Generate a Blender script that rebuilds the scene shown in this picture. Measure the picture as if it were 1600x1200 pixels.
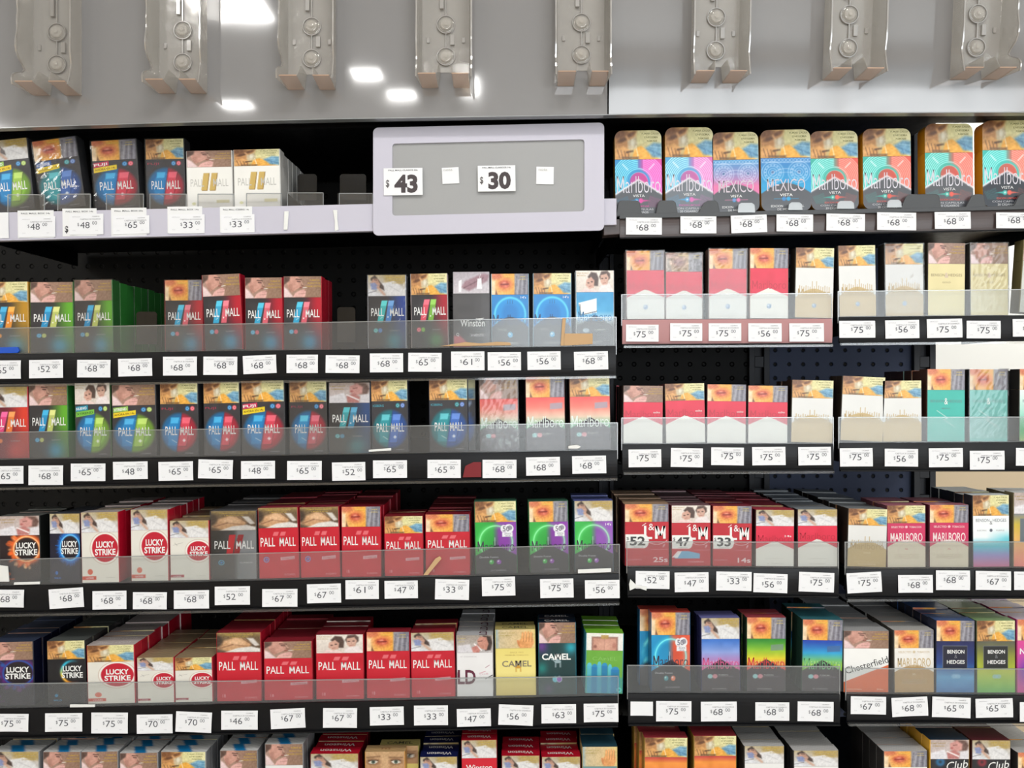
import bpy, math, random
import numpy as np
from mathutils import Vector, Matrix
random.seed(7); RNG = np.random.RandomState(11)
for _o in list(bpy.data.objects): bpy.data.objects.remove(_o, do_unlink=True)
SC = bpy.context.scene
COL = SC.collection
# ------------------------------------------------------------------ camera
D = 1.15; K0 = 0.0009; EYE = 1.45
cam = bpy.data.objects.new('camera', bpy.data.cameras.new('camera')); COL.objects.link(cam)
cam.location = (0, -D, EYE); cam.rotation_euler = (math.pi/2, 0, 0)
cam.data.sensor_width = 36; cam.data.lens = 36*D/(1600*K0); cam.data.clip_start = 0.02
SC.camera = cam
# ------------------------------------------------------------------ world, light, exposure
SC.view_settings.view_transform = 'Standard'; SC.view_settings.look = 'None'
SC.view_settings.gamma = 1; SC.view_settings.use_curve_mapping = False
SC.view_settings.exposure = -1.05
W = bpy.data.worlds.new('overcast_sky'); SC.world = W; W.use_nodes = True
W.node_tree.nodes['Background'].inputs[0].default_value = (0.80, 0.90, 1.0, 1)
W.node_tree.nodes['Background'].inputs[1].default_value = 1.6
def area(name, loc, rot, sx, sy, power, col):
    l = bpy.data.lights.new(name, 'AREA'); l.shape = 'RECTANGLE'; l.size = sx; l.size_y = sy
    l.energy = power; l.color = col
    o = bpy.data.objects.new(name, l); o.location = loc; o.rotation_euler = rot; COL.objects.link(o); return o
# daylight entering by the shop window opposite the shelves
area('window_daylight', (1.55, -4.32, 1.75), (math.pi/2, 0, 0), 3.5, 1.7, 150, (0.93, 0.97, 1.0))
# ceiling lights (x, y): small ones match header reflections, larger unseen ones added for fill; their fixtures are built with the room
CEIL = 2.85
LAMPS = [(-1.02, -1.79, .26, .40), (-2.62, -1.62, .4, .34), (0.2, -1.22, .9, .25), (-2.9, -3.0, .28, 1.2), (3.1, -2.6, .28, 1.2), (1.75, 0.85, 1.7, .3), (-.64, -2.52, .13, .12), (-.52, -2.78, .13, .10), (-.19, -2.68, .07, .2), (-1.35, -2.92, .16, .12)]
LAMP_W = [14, 20, 30, 44, 44, 62, 2, 2, 2, 2]  # the lamp past the shelving is added to brighten the back wall
for i, (lx, ly, sx, sy) in enumerate(LAMPS):
    area('ceiling_panel_or_fill_light', (lx, ly, CEIL-0.035), (0, 0, 0), sx, sy, LAMP_W[i], (1.0, 0.985, 0.96))
# ------------------------------------------------------------------ helpers
def P(px, py, y=0.0):
    s = (D+y)/D*K0
    return Vector(((px-800)*s, y, EYE+(600-py)*s))
def lin(c):
    c = np.asarray(c, float)/255.0
    return np.where(c <= 0.04045, c/12.92, ((c+0.055)/1.055)**2.4)
def tag(o, label=None, cat=None, group=None, kind=None):
    if label: o['label'] = label
    if cat: o['category'] = cat
    if group: o['group'] = group
    if kind: o['kind'] = kind
    return o
def empty(name, loc=(0, 0, 0)):
    o = bpy.data.objects.new(name, None); o.location = loc; o.empty_display_size = 0.02; COL.objects.link(o); return o
class MB:
    def __init__(s): s.v = []; s.c = []; s.f = []; s.n = 0; s.base = (200, 200, 200)
    def raw(s, verts, faces, col=None):
        verts = np.asarray(verts, float); col = s.base if col is None else col
        c = np.asarray(col, float)
        if c.ndim == 1: c = np.tile(c, (len(verts), 1))
        s.v.append(verts); s.c.append(c)
        s.f.extend([tuple(int(i)+s.n for i in f) for f in faces]); s.n += len(verts); return s
    def grid(s, G, C):
        nz, nx = G.shape[:2]
        idx = np.arange(nz*nx).reshape(nz, nx)
        q = np.stack([idx[1:, :-1], idx[1:, 1:], idx[:-1, 1:], idx[:-1, :-1]], -1).reshape(-1, 4)
        C = np.asarray(C, float)
        if C.ndim == 1: C = np.tile(C, (nz*nx, 1))
        return s.raw(G.reshape(-1, 3), q.tolist(), C.reshape(-1, 3))
    def box(s, x0, x1, y0, y1, z0, z1, col=None):
        v = [(x0, y0, z0), (x1, y0, z0), (x1, y0, z1), (x0, y0, z1), (x0, y1, z0), (x1, y1, z0), (x1, y1, z1), (x0, y1, z1)]
        f = [(0, 1, 2, 3), (5, 4, 7, 6), (4, 0, 3, 7), (1, 5, 6, 2), (3, 2, 6, 7), (4, 5, 1, 0)]
        return s.raw(v, f, col)
    def prism(s, pts, y0, y1, col=None):      # pts: list of (x,z) counter-clockwise seen from the front
        n = len(pts); v = [(p[0], y0, p[1]) for p in pts]+[(p[0], y1, p[1]) for p in pts]
        f = [tuple(range(n)), tuple(range(2*n-1, n-1, -1))]+[(i, i+n, (i+1) % n+n, (i+1) % n) for i in range(n)]
        return s.raw(v, f, col)
    def pprism(s, px, yf, yb, col=None):      # outline given on the plane y = yf
        pts = [(P(a, b, yf).x, P(a, b, yf).z) for a, b in px]
        return s.prism(pts, yf, yb, col)
    def disc(s, c, r, y0, y1, n=28, col=None, r2=None):
        r2 = r if r2 is None else r2
        v = [(c[0]+r2*math.cos(2*math.pi*i/n), y0, c[1]+r2*math.sin(2*math.pi*i/n)) for i in range(n)]
        v += [(c[0]+r*math.cos(2*math.pi*i/n), y1, c[1]+r*math.sin(2*math.pi*i/n)) for i in range(n)]
        return s.raw(v, [tuple(range(n)), tuple(range(2*n-1, n-1, -1))]+[(i, i+n, (i+1) % n+n, (i+1) % n) for i in range(n)], col)
    def mesh(s, name, mat):
        m = bpy.data.meshes.new(name)
        v = np.concatenate(s.v); c = np.concatenate(s.c)
        m.from_pydata(v.tolist(), [], s.f)
        a = m.color_attributes.new('Col', 'FLOAT_COLOR', 'POINT')
        rgba = np.ones((len(v), 4), np.float32); rgba[:, :3] = lin(np.clip(c, 0, 255))
        a.data.foreach_set('color', rgba.ravel())
        m.materials.append(mat); m.update(); return m
    def build(s, name, mat, parent=None, loc=None):
        o = bpy.data.objects.new(name, s.mesh(name, mat)); COL.objects.link(o)
        if loc is not None: o.location = loc
        if parent: o.parent = parent
        return o
def bevel(o, w=0.001, seg=2):
    b = o.modifiers.new('bevel', 'BEVEL'); b.width = w; b.segments = seg; b.limit_method = 'ANGLE'; return o
# ------------------------------------------------------------------ materials
def newmat(name):
    m = bpy.data.materials.new(name); m.use_nodes = True; nt = m.node_tree
    return m, nt, nt.nodes['Principled BSDF'], nt.nodes['Material Output']
def plain(name, col, rough=.5, metal=0, bump=None, var=0.0, spec=.5):
    m, nt, b, out = newmat(name)
    r, g, bl = lin(col)
    b.inputs['Base Color'].default_value = (r, g, bl, 1); b.inputs['Roughness'].default_value = rough
    b.inputs['Metallic'].default_value = metal; b.inputs['Specular IOR Level'].default_value = spec
    tc = nt.nodes.new('ShaderNodeTexCoord'); n = nt.nodes.new('ShaderNodeTexNoise')
    n.inputs['Scale'].default_value = (bump[0] if bump else 30); n.inputs['Detail'].default_value = 3
    nt.links.new(tc.outputs['Object'], n.inputs['Vector'])
    if bump:
        bp = nt.nodes.new('ShaderNodeBump'); bp.inputs['Strength'].default_value = bump[1]; bp.inputs['Distance'].default_value = bump[2]
        nt.links.new(n.outputs['Fac'], bp.inputs['Height']); nt.links.new(bp.outputs['Normal'], b.inputs['Normal'])
    if var:
        mr = nt.nodes.new('ShaderNodeMapRange'); mr.inputs[3].default_value = rough-var; mr.inputs[4].default_value = rough+var
        nt.links.new(n.outputs['Fac'], mr.inputs[0]); nt.links.new(mr.outputs[0], b.inputs['Roughness'])
    return m
def attrmat(name, rough, coat=0.0, bump=0.0, scale=60, spec=.5):
    m, nt, b, out = newmat(name)
    a = nt.nodes.new('ShaderNodeAttribute'); a.attribute_name = 'Col'
    nt.links.new(a.outputs['Color'], b.inputs['Base Color'])
    b.inputs['Roughness'].default_value = rough; b.inputs['Coat Weight'].default_value = coat; b.inputs['Coat Roughness'].default_value = .08
    b.inputs['Specular IOR Level'].default_value = spec
    if bump:
        tc = nt.nodes.new('ShaderNodeTexCoord'); n = nt.nodes.new('ShaderNodeTexNoise'); n.inputs['Scale'].default_value = scale
        bp = nt.nodes.new('ShaderNodeBump'); bp.inputs['Strength'].default_value = bump; bp.inputs['Distance'].default_value = .002
        nt.links.new(tc.outputs['Object'], n.inputs['Vector']); nt.links.new(n.outputs['Fac'], bp.inputs['Height'])
        nt.links.new(bp.outputs['Normal'], b.inputs['Normal']); nt.links.new(bp.outputs['Normal'], b.inputs['Coat Normal'])
    return m
def clearmat(name, tint, haze, gloss, rough, hazecol=(235, 238, 240), bump=None, back=True):
    """Thin clear plastic: see-through, a little milky, glossy."""
    m, nt, b, out = newmat(name); nt.nodes.remove(b)
    tr = nt.nodes.new('ShaderNodeBsdfTransparent'); tr.inputs[0].default_value = (*lin(tint), 1)
    df = nt.nodes.new('ShaderNodeBsdfDiffuse'); df.inputs[0].default_value = (*lin(hazecol), 1)
    gl = nt.nodes.new('ShaderNodeBsdfGlossy'); gl.inputs['Roughness'].default_value = rough
    m1 = nt.nodes.new('ShaderNodeMixShader'); m2 = nt.nodes.new('ShaderNodeMixShader')
    fr = nt.nodes.new('ShaderNodeLayerWeight'); fr.inputs['Blend'].default_value = .25
    mp = nt.nodes.new('ShaderNodeMapRange'); mp.inputs[3].default_value = gloss; mp.inputs[4].default_value = min(1, gloss*6+.3)
    nt.links.new(fr.outputs['Fresnel'], mp.inputs[0])
    nt.links.new(tr.outputs[0], m1.inputs[1]); nt.links.new(df.outputs[0], m1.inputs[2]); m1.inputs[0].default_value = haze
    if back: tl = nt.nodes.new('ShaderNodeBsdfTranslucent'); tl.inputs[0].default_value = df.inputs[0].default_value; ad = nt.nodes.new('ShaderNodeMixShader'); ad.inputs[0].default_value = .4; nt.links.new(df.outputs[0], ad.inputs[1]); nt.links.new(tl.outputs[0], ad.inputs[2]); nt.links.new(ad.outputs[0], m1.inputs[2])
    nt.links.new(m1.outputs[0], m2.inputs[1]); nt.links.new(gl.outputs[0], m2.inputs[2]); nt.links.new(mp.outputs[0], m2.inputs[0])
    nt.links.new(m2.outputs[0], out.inputs[0])
    tc = nt.nodes.new('ShaderNodeTexCoord'); n = nt.nodes.new('ShaderNodeTexNoise')
    sc, st, di = bump or (8, .1, .001)
    n.inputs['Scale'].default_value = sc; bp = nt.nodes.new('ShaderNodeBump'); bp.inputs['Strength'].default_value = st; bp.inputs['Distance'].default_value = di
    nt.links.new(tc.outputs['Object'], n.inputs['Vector']); nt.links.new(n.outputs['Fac'], bp.inputs['Height'])
    for x in (gl, fr): nt.links.new(bp.outputs['Normal'], x.inputs['Normal'])
    return m
M_card = attrmat('printed_card', .38, .25, .08, 40)
M_tin = attrmat('printed_tin', .3, .5)
M_paper = attrmat('price_paper', .8, 0, .15, 25)
M_black = plain('black_shelf_plastic', (11, 11, 13), .45, bump=(90, .05, .001), var=.1, spec=.2)
M_rail = plain('black_price_rail', (14, 14, 17), .35, bump=(14, .25, .002), var=.1, spec=.25)
M_pink = plain('dusty_pink_rail', (178, 128, 128), .5)
M_brownrail = plain('dark_brown_rail', (74, 62, 60), .28, bump=(14, .2, .002))
M_grey = plain('lavender_grey_plastic', (196, 193, 206), .45, bump=(60, .05, .001))
M_board = plain('grey_board', (158, 158, 158), .5)
M_stop = plain('dark_grey_plastic', (72, 74, 77), .5)
M_acr = clearmat('clear_acrylic', (253, 254, 254), .075, .03, .14, (250, 252, 255), bump=(2, .02, .0005))
M_edge = clearmat('acrylic_edge', (225, 232, 232), .45, .2, .2)
M_clear = clearmat('clear_stop_plastic', (254, 254, 254), .06, .06, .06)
M_smoke = clearmat('smoked_pusher_plastic', (90, 90, 92), .03, .05, .2, (120, 120, 125))
def stretchnoise(m, sc):
    nt = m.node_tree; tc = next(n for n in nt.nodes if n.type == 'TEX_COORD'); no = next(n for n in nt.nodes if n.type == 'TEX_NOISE')
    mp = nt.nodes.new('ShaderNodeMapping'); mp.inputs['Scale'].default_value = sc; nt.links.new(tc.outputs['Object'], mp.inputs[0]); nt.links.new(mp.outputs[0], no.inputs['Vector'])
M_film = clearmat('cellophane', (254, 254, 254), .02, .035, .09, bump=(16, .2, .003))
stretchnoise(M_film, (1.6, 1, .45))
M_blister = clearmat('thermoformed_plastic', (254, 253, 251), .27, .06, .12, (255, 250, 243), bump=(18, .35, .003))
M_blisteredge = clearmat('thermoformed_rim', (240, 236, 230), .5, .3, .15, (240, 234, 228), bump=(18, .35, .003))
M_peach = clearmat('thermoformed_foot', (252, 240, 226), .45, .05, .15, (255, 216, 186))
M_steel = plain('dark_steel', (40, 42, 48), .45, metal=.3)
M_wood = plain('brown_cardboard', (196, 160, 118), .8, bump=(40, .3, .001))
M_white = plain('white_plastic_strip', (232, 232, 228), .5)
M_blue = plain('blue_plastic', (20, 80, 190), .35)
M_red = plain('red_reflection_patch', (120, 8, 20), .5)
# ------------------------------------------------------------------ text outlines
_TG = {}; _CG = {}
def _glyph(t, bold):
    cu = bpy.data.curves.new('lettering', 'FONT'); cu.body = t; cu.size = 1; cu.resolution_u = 3; cu.offset = bold; cu.fill_mode = 'FRONT'
    ob = bpy.data.objects.new('lettering', cu); me = bpy.data.meshes.new_from_object(ob)
    v = np.array([(q.co.x, q.co.y) for q in me.vertices]) if len(me.vertices) else np.zeros((0, 2))
    f = [tuple(p.vertices) for p in me.polygons]
    bpy.data.objects.remove(ob); bpy.data.curves.remove(cu); bpy.data.meshes.remove(me)
    return v, f
def _wid(t): v, _ = _glyph(t, 0); return v[:, 0].max()-v[:, 0].min()
def char_geo(ch, bold):
    if (ch, bold) not in _CG:
        adv = _wid('H'+ch+'H')-_wid('HH') if (ch, 'a') not in _CG else _CG[(ch, 'a')]
        _CG[(ch, 'a')] = adv
        v, f = _glyph(ch, bold) if ch != ' ' else (np.zeros((0, 2)), [])
        if ch == 'M':                      # drawn by hand: two stems and two slanting strokes
            x0, x1, h0, h1, t = v[:, 0].min(), v[:, 0].max(), v[:, 1].min(), v[:, 1].max(), (.125+3*bold)
            xm = (x0+x1)/2; s_ = (x1-x0)*.98
            v = np.array([(x0, h0), (x0+t, h0), (x0+t, h1), (x0, h1), (x1-t, h0), (x1, h0), (x1, h1), (x1-t, h1),
                          (x0, h1), (xm-t*.55, h0+.16), (xm+t*.55, h0+.16), (x0+t*1.15, h1), (x1-t*1.15, h1), (xm-t*.55, h0+.16), (xm+t*.55, h0+.16), (x1, h1)])
            f = [(0, 1, 2, 3), (4, 5, 6, 7), (8, 9, 10, 11), (12, 13, 14, 15)]
        _CG[(ch, bold)] = (v, f)
    return _CG[(ch, bold)]+(_CG[(ch, 'a')],)
def text_geo(s, bold=0.0):
    k = (s, bold)
    if k in _TG: return _TG[k]
    V, F, x, n = [], [], 0., 0
    for ch in s:
        v, f, a = char_geo(ch, bold)
        if len(v): V.append(v+np.array([x, 0])); F += [tuple(i+n for i in q) for q in f]; n += len(v)
        x += a
    if n:
        v = np.concatenate(V); v[:, 0] -= (v[:, 0].min()+v[:, 0].max())/2; w = v[:, 0].max()-v[:, 0].min()
        cap = 0.73 if any(ch.isupper() or ch.isdigit() or ch in 'bdfhkl$' for ch in s) else .55
        v[:, 1] = v[:, 1]/cap-.5; v[:, 0] /= cap; w /= cap
    else: v, w = np.zeros((0, 2)), 1
    _TG[k] = (v, F, w); return _TG[k]
def put_text(mb, s, x, z, h, col, w=None, bold=0.0, shear=0.0, rot=0.0, y=-0.00012, flipx=1, top=None):
    """Lettering on the front (x right, z up, metres) or, when top=(zlevel), lying on a top face (z means depth)."""
    v, f, w0 = text_geo(s, bold)
    if not len(v): return
    sx = h if w is None else w/w0
    X = v[:, 0]*sx + v[:, 1]*h*shear; Z = v[:, 1]*h
    c, sn = math.cos(rot), math.sin(rot)
    X, Z = X*c-Z*sn, X*sn+Z*c
    if top is None: V = np.stack([X+x, np.full_like(X, y), Z+z], 1)
    else: V = np.stack([X+x, Z+z, np.full_like(X, top+.00012)], 1)
    mb.raw(V, f, col)
# ------------------------------------------------------------------ raster canvas printed on the cartons (millimetres, y downwards)
class Cv:
    def __init__(s, w, h, col=(255, 255, 255), res=.7):
        s.w, s.h = w, h; s.nx = int(w/res)+1; s.ny = int(h/res)+1
        s.X, s.Y = np.meshgrid(np.linspace(0, w, s.nx), np.linspace(0, h, s.ny))
        s.a = np.zeros((s.ny, s.nx, 3)); s.a[:] = col; s.texts = []
    def mix(s, m, col):
        m = np.clip(m, 0, 1)[..., None]; s.a = s.a*(1-m)+np.asarray(col, float)*m; return s
    def rect(s, x0, y0, x1, y1, col, al=1, soft=.5):
        d = np.minimum(np.minimum(s.X-x0, x1-s.X), np.minimum(s.Y-y0, y1-s.Y)); return s.mix(al*np.clip(d/soft+.5, 0, 1), col)
    def ell(s, cx, cy, rx, ry, col, al=1, soft=.6, rot=0):
        c, n = math.cos(rot), math.sin(rot); dx, dy = s.X-cx, s.Y-cy; u, v = dx*c+dy*n, -dx*n+dy*c
        q = np.sqrt((u/rx)**2+(v/ry)**2); return s.mix(al*np.clip((1-q)*min(rx, ry)/soft+.5, 0, 1), col)
    def ring(s, cx, cy, r, th, col, al=1, soft=.6, x0=-99, x1=999, y0=-99, y1=999):
        q = np.hypot(s.X-cx, s.Y-cy); m = np.clip((th/2-abs(q-r))/soft+.5, 0, 1)
        m = m*((s.X > x0) & (s.X < x1) & (s.Y > y0) & (s.Y < y1)); return s.mix(al*m, col)
    def glow(s, cx, cy, r, sg, col, al=1):
        q = np.hypot(s.X-cx, s.Y-cy); return s.mix(al*np.exp(-((q-r)/sg)**2), col)
    def poly(s, pts, col, al=1, soft=.6):
        n = len(pts); ar = sum(pts[i][0]*pts[(i+1) % n][1]-pts[(i+1) % n][0]*pts[i][1] for i in range(n)); sg = 1 if ar > 0 else -1
        d = np.full(s.X.shape, 1e9)
        for i in range(n):
            (ax, ay), (bx, by) = pts[i], pts[(i+1) % n]; L = math.hypot(bx-ax, by-ay)+1e-9
            d = np.minimum(d, sg*((bx-ax)*(s.Y-ay)-(by-ay)*(s.X-ax))/L)
        return s.mix(al*np.clip(d/soft+.5, 0, 1), col)
    def line(s, x0, y0, x1, y1, th, col, al=1, soft=.5):
        L = math.hypot(x1-x0, y1-y0)+1e-9; t = np.clip(((s.X-x0)*(x1-x0)+(s.Y-y0)*(y1-y0))/L**2, 0, 1)
        d = np.hypot(s.X-x0-t*(x1-x0), s.Y-y0-t*(y1-y0)); return s.mix(al*np.clip((th/2-d)/soft+.5, 0, 1), col)
    def vgrad(s, stops, y0=0, y1=None):
        y1 = s.h if y1 is None else y1; t = (s.Y-y0)/(y1-y0); ts = [q[0] for q in stops]
        g = np.stack([np.interp(t, ts, [q[1][k] for q in stops]) for k in range(3)], -1)
        m = ((s.Y >= y0) & (s.Y <= y1))[..., None]; s.a = np.where(m, g, s.a); return s
    def hgrad(s, stops, x0=0, x1=None):
        x1 = s.w if x1 is None else x1; t = (s.X-x0)/(x1-x0); ts = [q[0] for q in stops]
        s.a = np.stack([np.interp(t, ts, [q[1][k] for q in stops]) for k in range(3)], -1); return s
    def noise(s, amp, cell=4, x0=-1, y0=-1, x1=999, y1=999):
        gx, gy = int(s.w/cell)+3, int(s.h/cell)+3; r = RNG.rand(gy, gx)*2-1
        fx, fy = s.X/cell, s.Y/cell; ix, iy = fx.astype(int), fy.astype(int); tx, ty = fx-ix, fy-iy; tx = tx*tx*(3-2*tx); ty = ty*ty*(3-2*ty)
        n = (r[iy, ix]*(1-tx)+r[iy, ix+1]*tx)*(1-ty)+(r[iy+1, ix]*(1-tx)+r[iy+1, ix+1]*tx)*ty
        m = (s.X > x0) & (s.X < x1) & (s.Y > y0) & (s.Y < y1); s.a = s.a+(n*amp*m)[..., None]; return s
    def text(s, t, x, y, h, col, w=None, bold=0., shear=0., rot=0.):
        s.texts.append((t, x, y, h, col, w, bold, shear, rot)); return s
    def at(s, X, Y):
        u = np.clip(X/s.w, 0, 1)*(s.nx-1); v = np.clip(Y/s.h, 0, 1)*(s.ny-1)
        i = np.minimum(u.astype(int), s.nx-2); j = np.minimum(v.astype(int), s.ny-2); a, b = (u-i)[..., None], (v-j)[..., None]
        return (s.a[j, i]*(1-a)+s.a[j, i+1]*a)*(1-b)+(s.a[j+1, i]*(1-a)+s.a[j+1, i+1]*a)*b
# ------------------------------------------------------------------ health-warning pictures on the lids (55 x 28 mm)
PW, LH, BH = 55.0, 28.0, 70.0
def warn(k):
    c = Cv(PW, LH); E, L, PO = c.ell, c.line, c.poly
    if k == 'oxygen':
        c.hgrad([(0, (176, 140, 84)), (.3, (206, 184, 120)), (.5, (226, 218, 158)), (1, (232, 226, 176))]); c.rect(0, 15, 55, 28, (196, 164, 104), .6, 6)
        PO([(20, 28), (24, 17), (31, 15), (56, 30)], (236, 172, 70), 1, 1.5); PO([(0, 0), (26, 0), (24, 8), (16, 18), (0, 17)], (190, 134, 80), 1, 4)
        E(6, 3, 9, 5, (116, 72, 42), .85, 4); E(10, 9, 6, 2, (84, 48, 28), .8, 2.2, -.3); E(19, 4, 5, 2, (96, 58, 34), .75, 2, -.4); L(14, 6, 19, 14, 2.6, (216, 162, 108), .8, 2)
        PO([(15, 10), (24, 6), (27, 12), (25, 18), (16, 19)], (204, 190, 160), .85, 2.5); E(21, 12, 2.4, 3.4, (240, 234, 216), .8, 2); L(25, 15, 28, 28, 1, (244, 234, 206), .75)
        PO([(0, 18), (10, 15), (19, 20), (16, 28), (0, 28)], (212, 156, 92), 1, 2)
        for i in range(4): L(3+i*4.2, 18.5+i*.8, 6+i*3.6, 27, .9, (92, 54, 30), .75, 1)
        L(14, 21, 21, 20, 1.6, (54, 36, 28), .8, 1.5); c.rect(8, 25.5, 28, 28, (84, 58, 40), .7, 2)
        PO([(36, 17), (46, 12), (55, 13), (55, 27), (44, 26)], (104, 158, 192), .95, 3); L(38, 18, 54, 24, 1.2, (64, 112, 152), .6, 1.4); L(42, 16, 55, 17, 1, (160, 204, 224), .7, 1.2); L(45, 20, 47, 26, 1, (60, 106, 146), .6, 1)
        c.noise(13, 1.7).noise(9, 4)
        for i, t in enumerate(('FUMAR CAUSA', 'ENFISEMA', 'PULMONAR')): c.text(t, 42+i, 3.2+i*3.6, 1.9, (120, 118, 44), 20-i*4)
    elif k == 'boy':
        c.hgrad([(0, (180, 146, 132)), (.5, (156, 122, 104)), (1, (144, 114, 94))])
        PO([(0, 28), (0, 14), (6, 18), (14, 28)], (232, 206, 206), 1, 2); PO([(3, 0), (25, 0), (25, 5), (29.5, 11), (26.5, 12.8), (26.5, 16), (23, 19.5), (13, 23), (6, 14)], (204, 152, 136), 1, 1.2)
        PO([(0, 0), (17, 0), (11, 4), (8, 8), (7, 15), (0, 15)], (84, 62, 54), .92, 2.2); PO([(6, 12), (12, 10), (14, 20), (9, 20)], (168, 118, 104), .6, 3)
        L(18, 3.6, 26, 4.6, 1.5, (74, 46, 40), .85, 1); L(20, 6.6, 25, 7, 1.5, (60, 36, 32), .85, 1); L(25, 6, 28, 11, 1.4, (224, 178, 160), .7, 1.2); E(27.5, 12.2, 1.6, .8, (120, 70, 62), .8, .8); L(24, 15, 27, 14.6, 1.2, (150, 74, 72), .9, .8)
        PO([(13, 28), (17, 22), (24, 18.5), (30, 17), (33, 20), (31, 28)], (222, 172, 164), 1, 1.6); L(26, 19.5, 33, 19, 1, (166, 112, 104), .5, 1.2); L(22, 23.5, 32, 22.6, 1, (166, 112, 104), .5, 1.2); L(28, 15.4, 34, 14.6, .9, (240, 236, 230), .9)
        c.noise(9, 1.6).noise(6, 4)
        for i, t in enumerate(('FUMAR ES', 'PRODUCTO DE', 'CONSUMO ADICTIVO')): c.text(t, 45-i, 5+i*4.2, 2.3, (206, 168, 60), 14+i*4)
    elif k in ('mouth', 'foil'):
        c.hgrad([(0, (240, 204, 160)), (.2, (238, 176, 92)), (.6, (238, 168, 66)), (.65, (150, 146, 152)), (1, (116, 114, 126))])
        E(7, 2, 9, 6, (206, 104, 72), .8, 4); E(20, 14, 12, 9, (222, 126, 72), .8, 5); E(19.5, 14, 7.5, 5, (196, 74, 56), .85, 3); E(19, 12.4, 3, 1.6, (232, 150, 128), .8, 1.6); L(14, 14.4, 25, 14, 1.6, (120, 34, 32), .85, 1.6); E(21, 16.8, 3.4, 1.4, (222, 120, 100), .8, 1.6)
        PO([(5, 28), (6.5, 21), (9, 28)], (120, 76, 60), .9, 1.5); c.rect(-2, 10, 5, 30, (246, 222, 190), .8, 2.5)
        for i in range(6): L(38+i*3, 3+(i*5) % 7, 35+i*3.4, 28, 1.1, (190, 190, 204) if i % 2 else (82, 78, 94), .6, 1.2)
        c.noise(11, 1.7).noise(8, 4)
        c.text('FUMAR CAUSA', 27, 4, 1.8, (230, 206, 90), 15); c.text('CANCER', 46, 4, 1.8, (230, 206, 90), 8); c.text('DE BOCA', 46, 7.6, 1.6, (230, 206, 90), 9)
        if k == 'foil':
            c.a = c.a*.35+np.array((150, 146, 150))*.65; c.noise(34, 3.4); c.noise(26, 1.6)
    elif k == 'patient':
        c.vgrad([(0, (182, 166, 130)), (.45, (200, 192, 184)), (1, (212, 210, 210))]); c.rect(24, -2, 57, 12, (178, 152, 92), .8, 5)
        PO([(20, 11), (38, 8), (50, 16), (55, 28), (28, 28)], (226, 224, 224), 1, 2.5); PO([(0, 28), (0, 18), (10, 22), (24, 28)], (222, 222, 226), 1, 2)
        PO([(4, 4), (10, 0), (18, 2), (22, 8), (23, 15), (30, 23), (24, 24), (16, 17), (4, 12)], (58, 42, 38), .95, 2); PO([(7, 5), (14, 5), (18, 12), (16, 18), (8, 16), (4, 10)], (190, 148, 128), 1, 2)
        L(9, 6.4, 13, 6.8, 1, (66, 40, 36), .8, 1); PO([(3, 11), (10, 10), (15, 15), (12, 20), (5, 19)], (128, 142, 188), .9, 2); L(14, 16, 24, 26, 3.4, (206, 160, 134), .75, 2); L(0, 24, 12, 21, 1, (110, 108, 116), .7, 1); L(30, 14, 46, 22, 1, (190, 188, 190), .7, 1.4)
        c.noise(10, 1.7).noise(7, 4)
        for i, t in enumerate(('FUMAR AUMENTA', 'EL RIESGO DE', 'CONTAGIO')): c.text(t, 39+i*2, 3.4+i*3.7, 2, (196, 166, 40), 24-i*4)
    elif k == 'newborn':
        c.vgrad([(0, (190, 172, 164)), (1, (212, 202, 204))]); PO([(34, 0), (50, 1), (55, 8), (52, 16), (42, 16)], (98, 68, 60), .9, 3); PO([(28, 5), (38, 1), (46, 6), (45, 15), (36, 18), (28, 14)], (206, 148, 140), 1, 2.5); PO([(24, 18), (34, 15), (42, 20), (40, 28), (24, 28)], (190, 120, 116), .95, 2.5)
        L(33, 8, 38, 7.4, 1.1, (124, 72, 66), .8, 1.2); E(31, 12, 2.2, 1.2, (170, 84, 84), .8, 1.2); L(24, 17, 40, 24, 2, (246, 240, 240), .9, 1.2); PO([(0, 28), (0, 19), (20, 14), (25, 28)], (228, 224, 228), 1, 2); PO([(43, 18), (55, 15), (55, 28), (42, 28)], (230, 226, 230), .9, 2)
        c.noise(10, 1.8).noise(7, 4); c.text('FUMAR DURANTE', 12, 5, 2, (180, 150, 66), 20); c.text('EL EMBARAZO', 12, 9, 2, (180, 150, 66), 17)
    elif k == 'couple':
        c.vgrad([(0, (232, 224, 214)), (1, (220, 206, 196))]); PO([(17, 8), (22, 2), (30, 3), (33, 10), (32, 20), (26, 20)], (78, 58, 52), .95, 2); PO([(34, 8), (37, 1), (46, 0), (50, 4), (50, 10), (46, 14), (36, 12)], (84, 62, 56), .95, 2)
        PO([(36, 6), (45, 4), (48, 9), (46, 18), (41, 21), (36, 15)], (208, 166, 148), 1, 1.6); PO([(15, 12), (22, 8), (27, 13), (26, 22), (19, 24), (14, 19)], (212, 166, 148), 1, 1.6)
        for x, y in ((38.5, 10.5), (44, 10), (18, 16), (23, 14.5)): E(x, y, 1.5, .9, (70, 46, 42), .8, .9)
        L(39.5, 16.4, 43.5, 16, 1, (160, 96, 90), .8, .9); L(19, 20.6, 22, 20, 1, (160, 96, 90), .8, .9); L(41, 11, 41.4, 14, .9, (176, 130, 114), .7, .9)
        PO([(6, 28), (12, 23), (28, 25), (32, 28)], (236, 208, 204), 1, 2); PO([(32, 28), (35, 20), (50, 17), (55, 28)], (236, 224, 222), 1, 2); c.noise(9, 1.7).noise(5, 4)
        c.text('FUMAR PROVOCA', 10, 3.2, 1.7, (186, 156, 90), 17); c.text('IMPOTENCIA', 8, 6.4, 1.7, (186, 156, 90), 12)
    elif k == 'abdomen':
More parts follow.
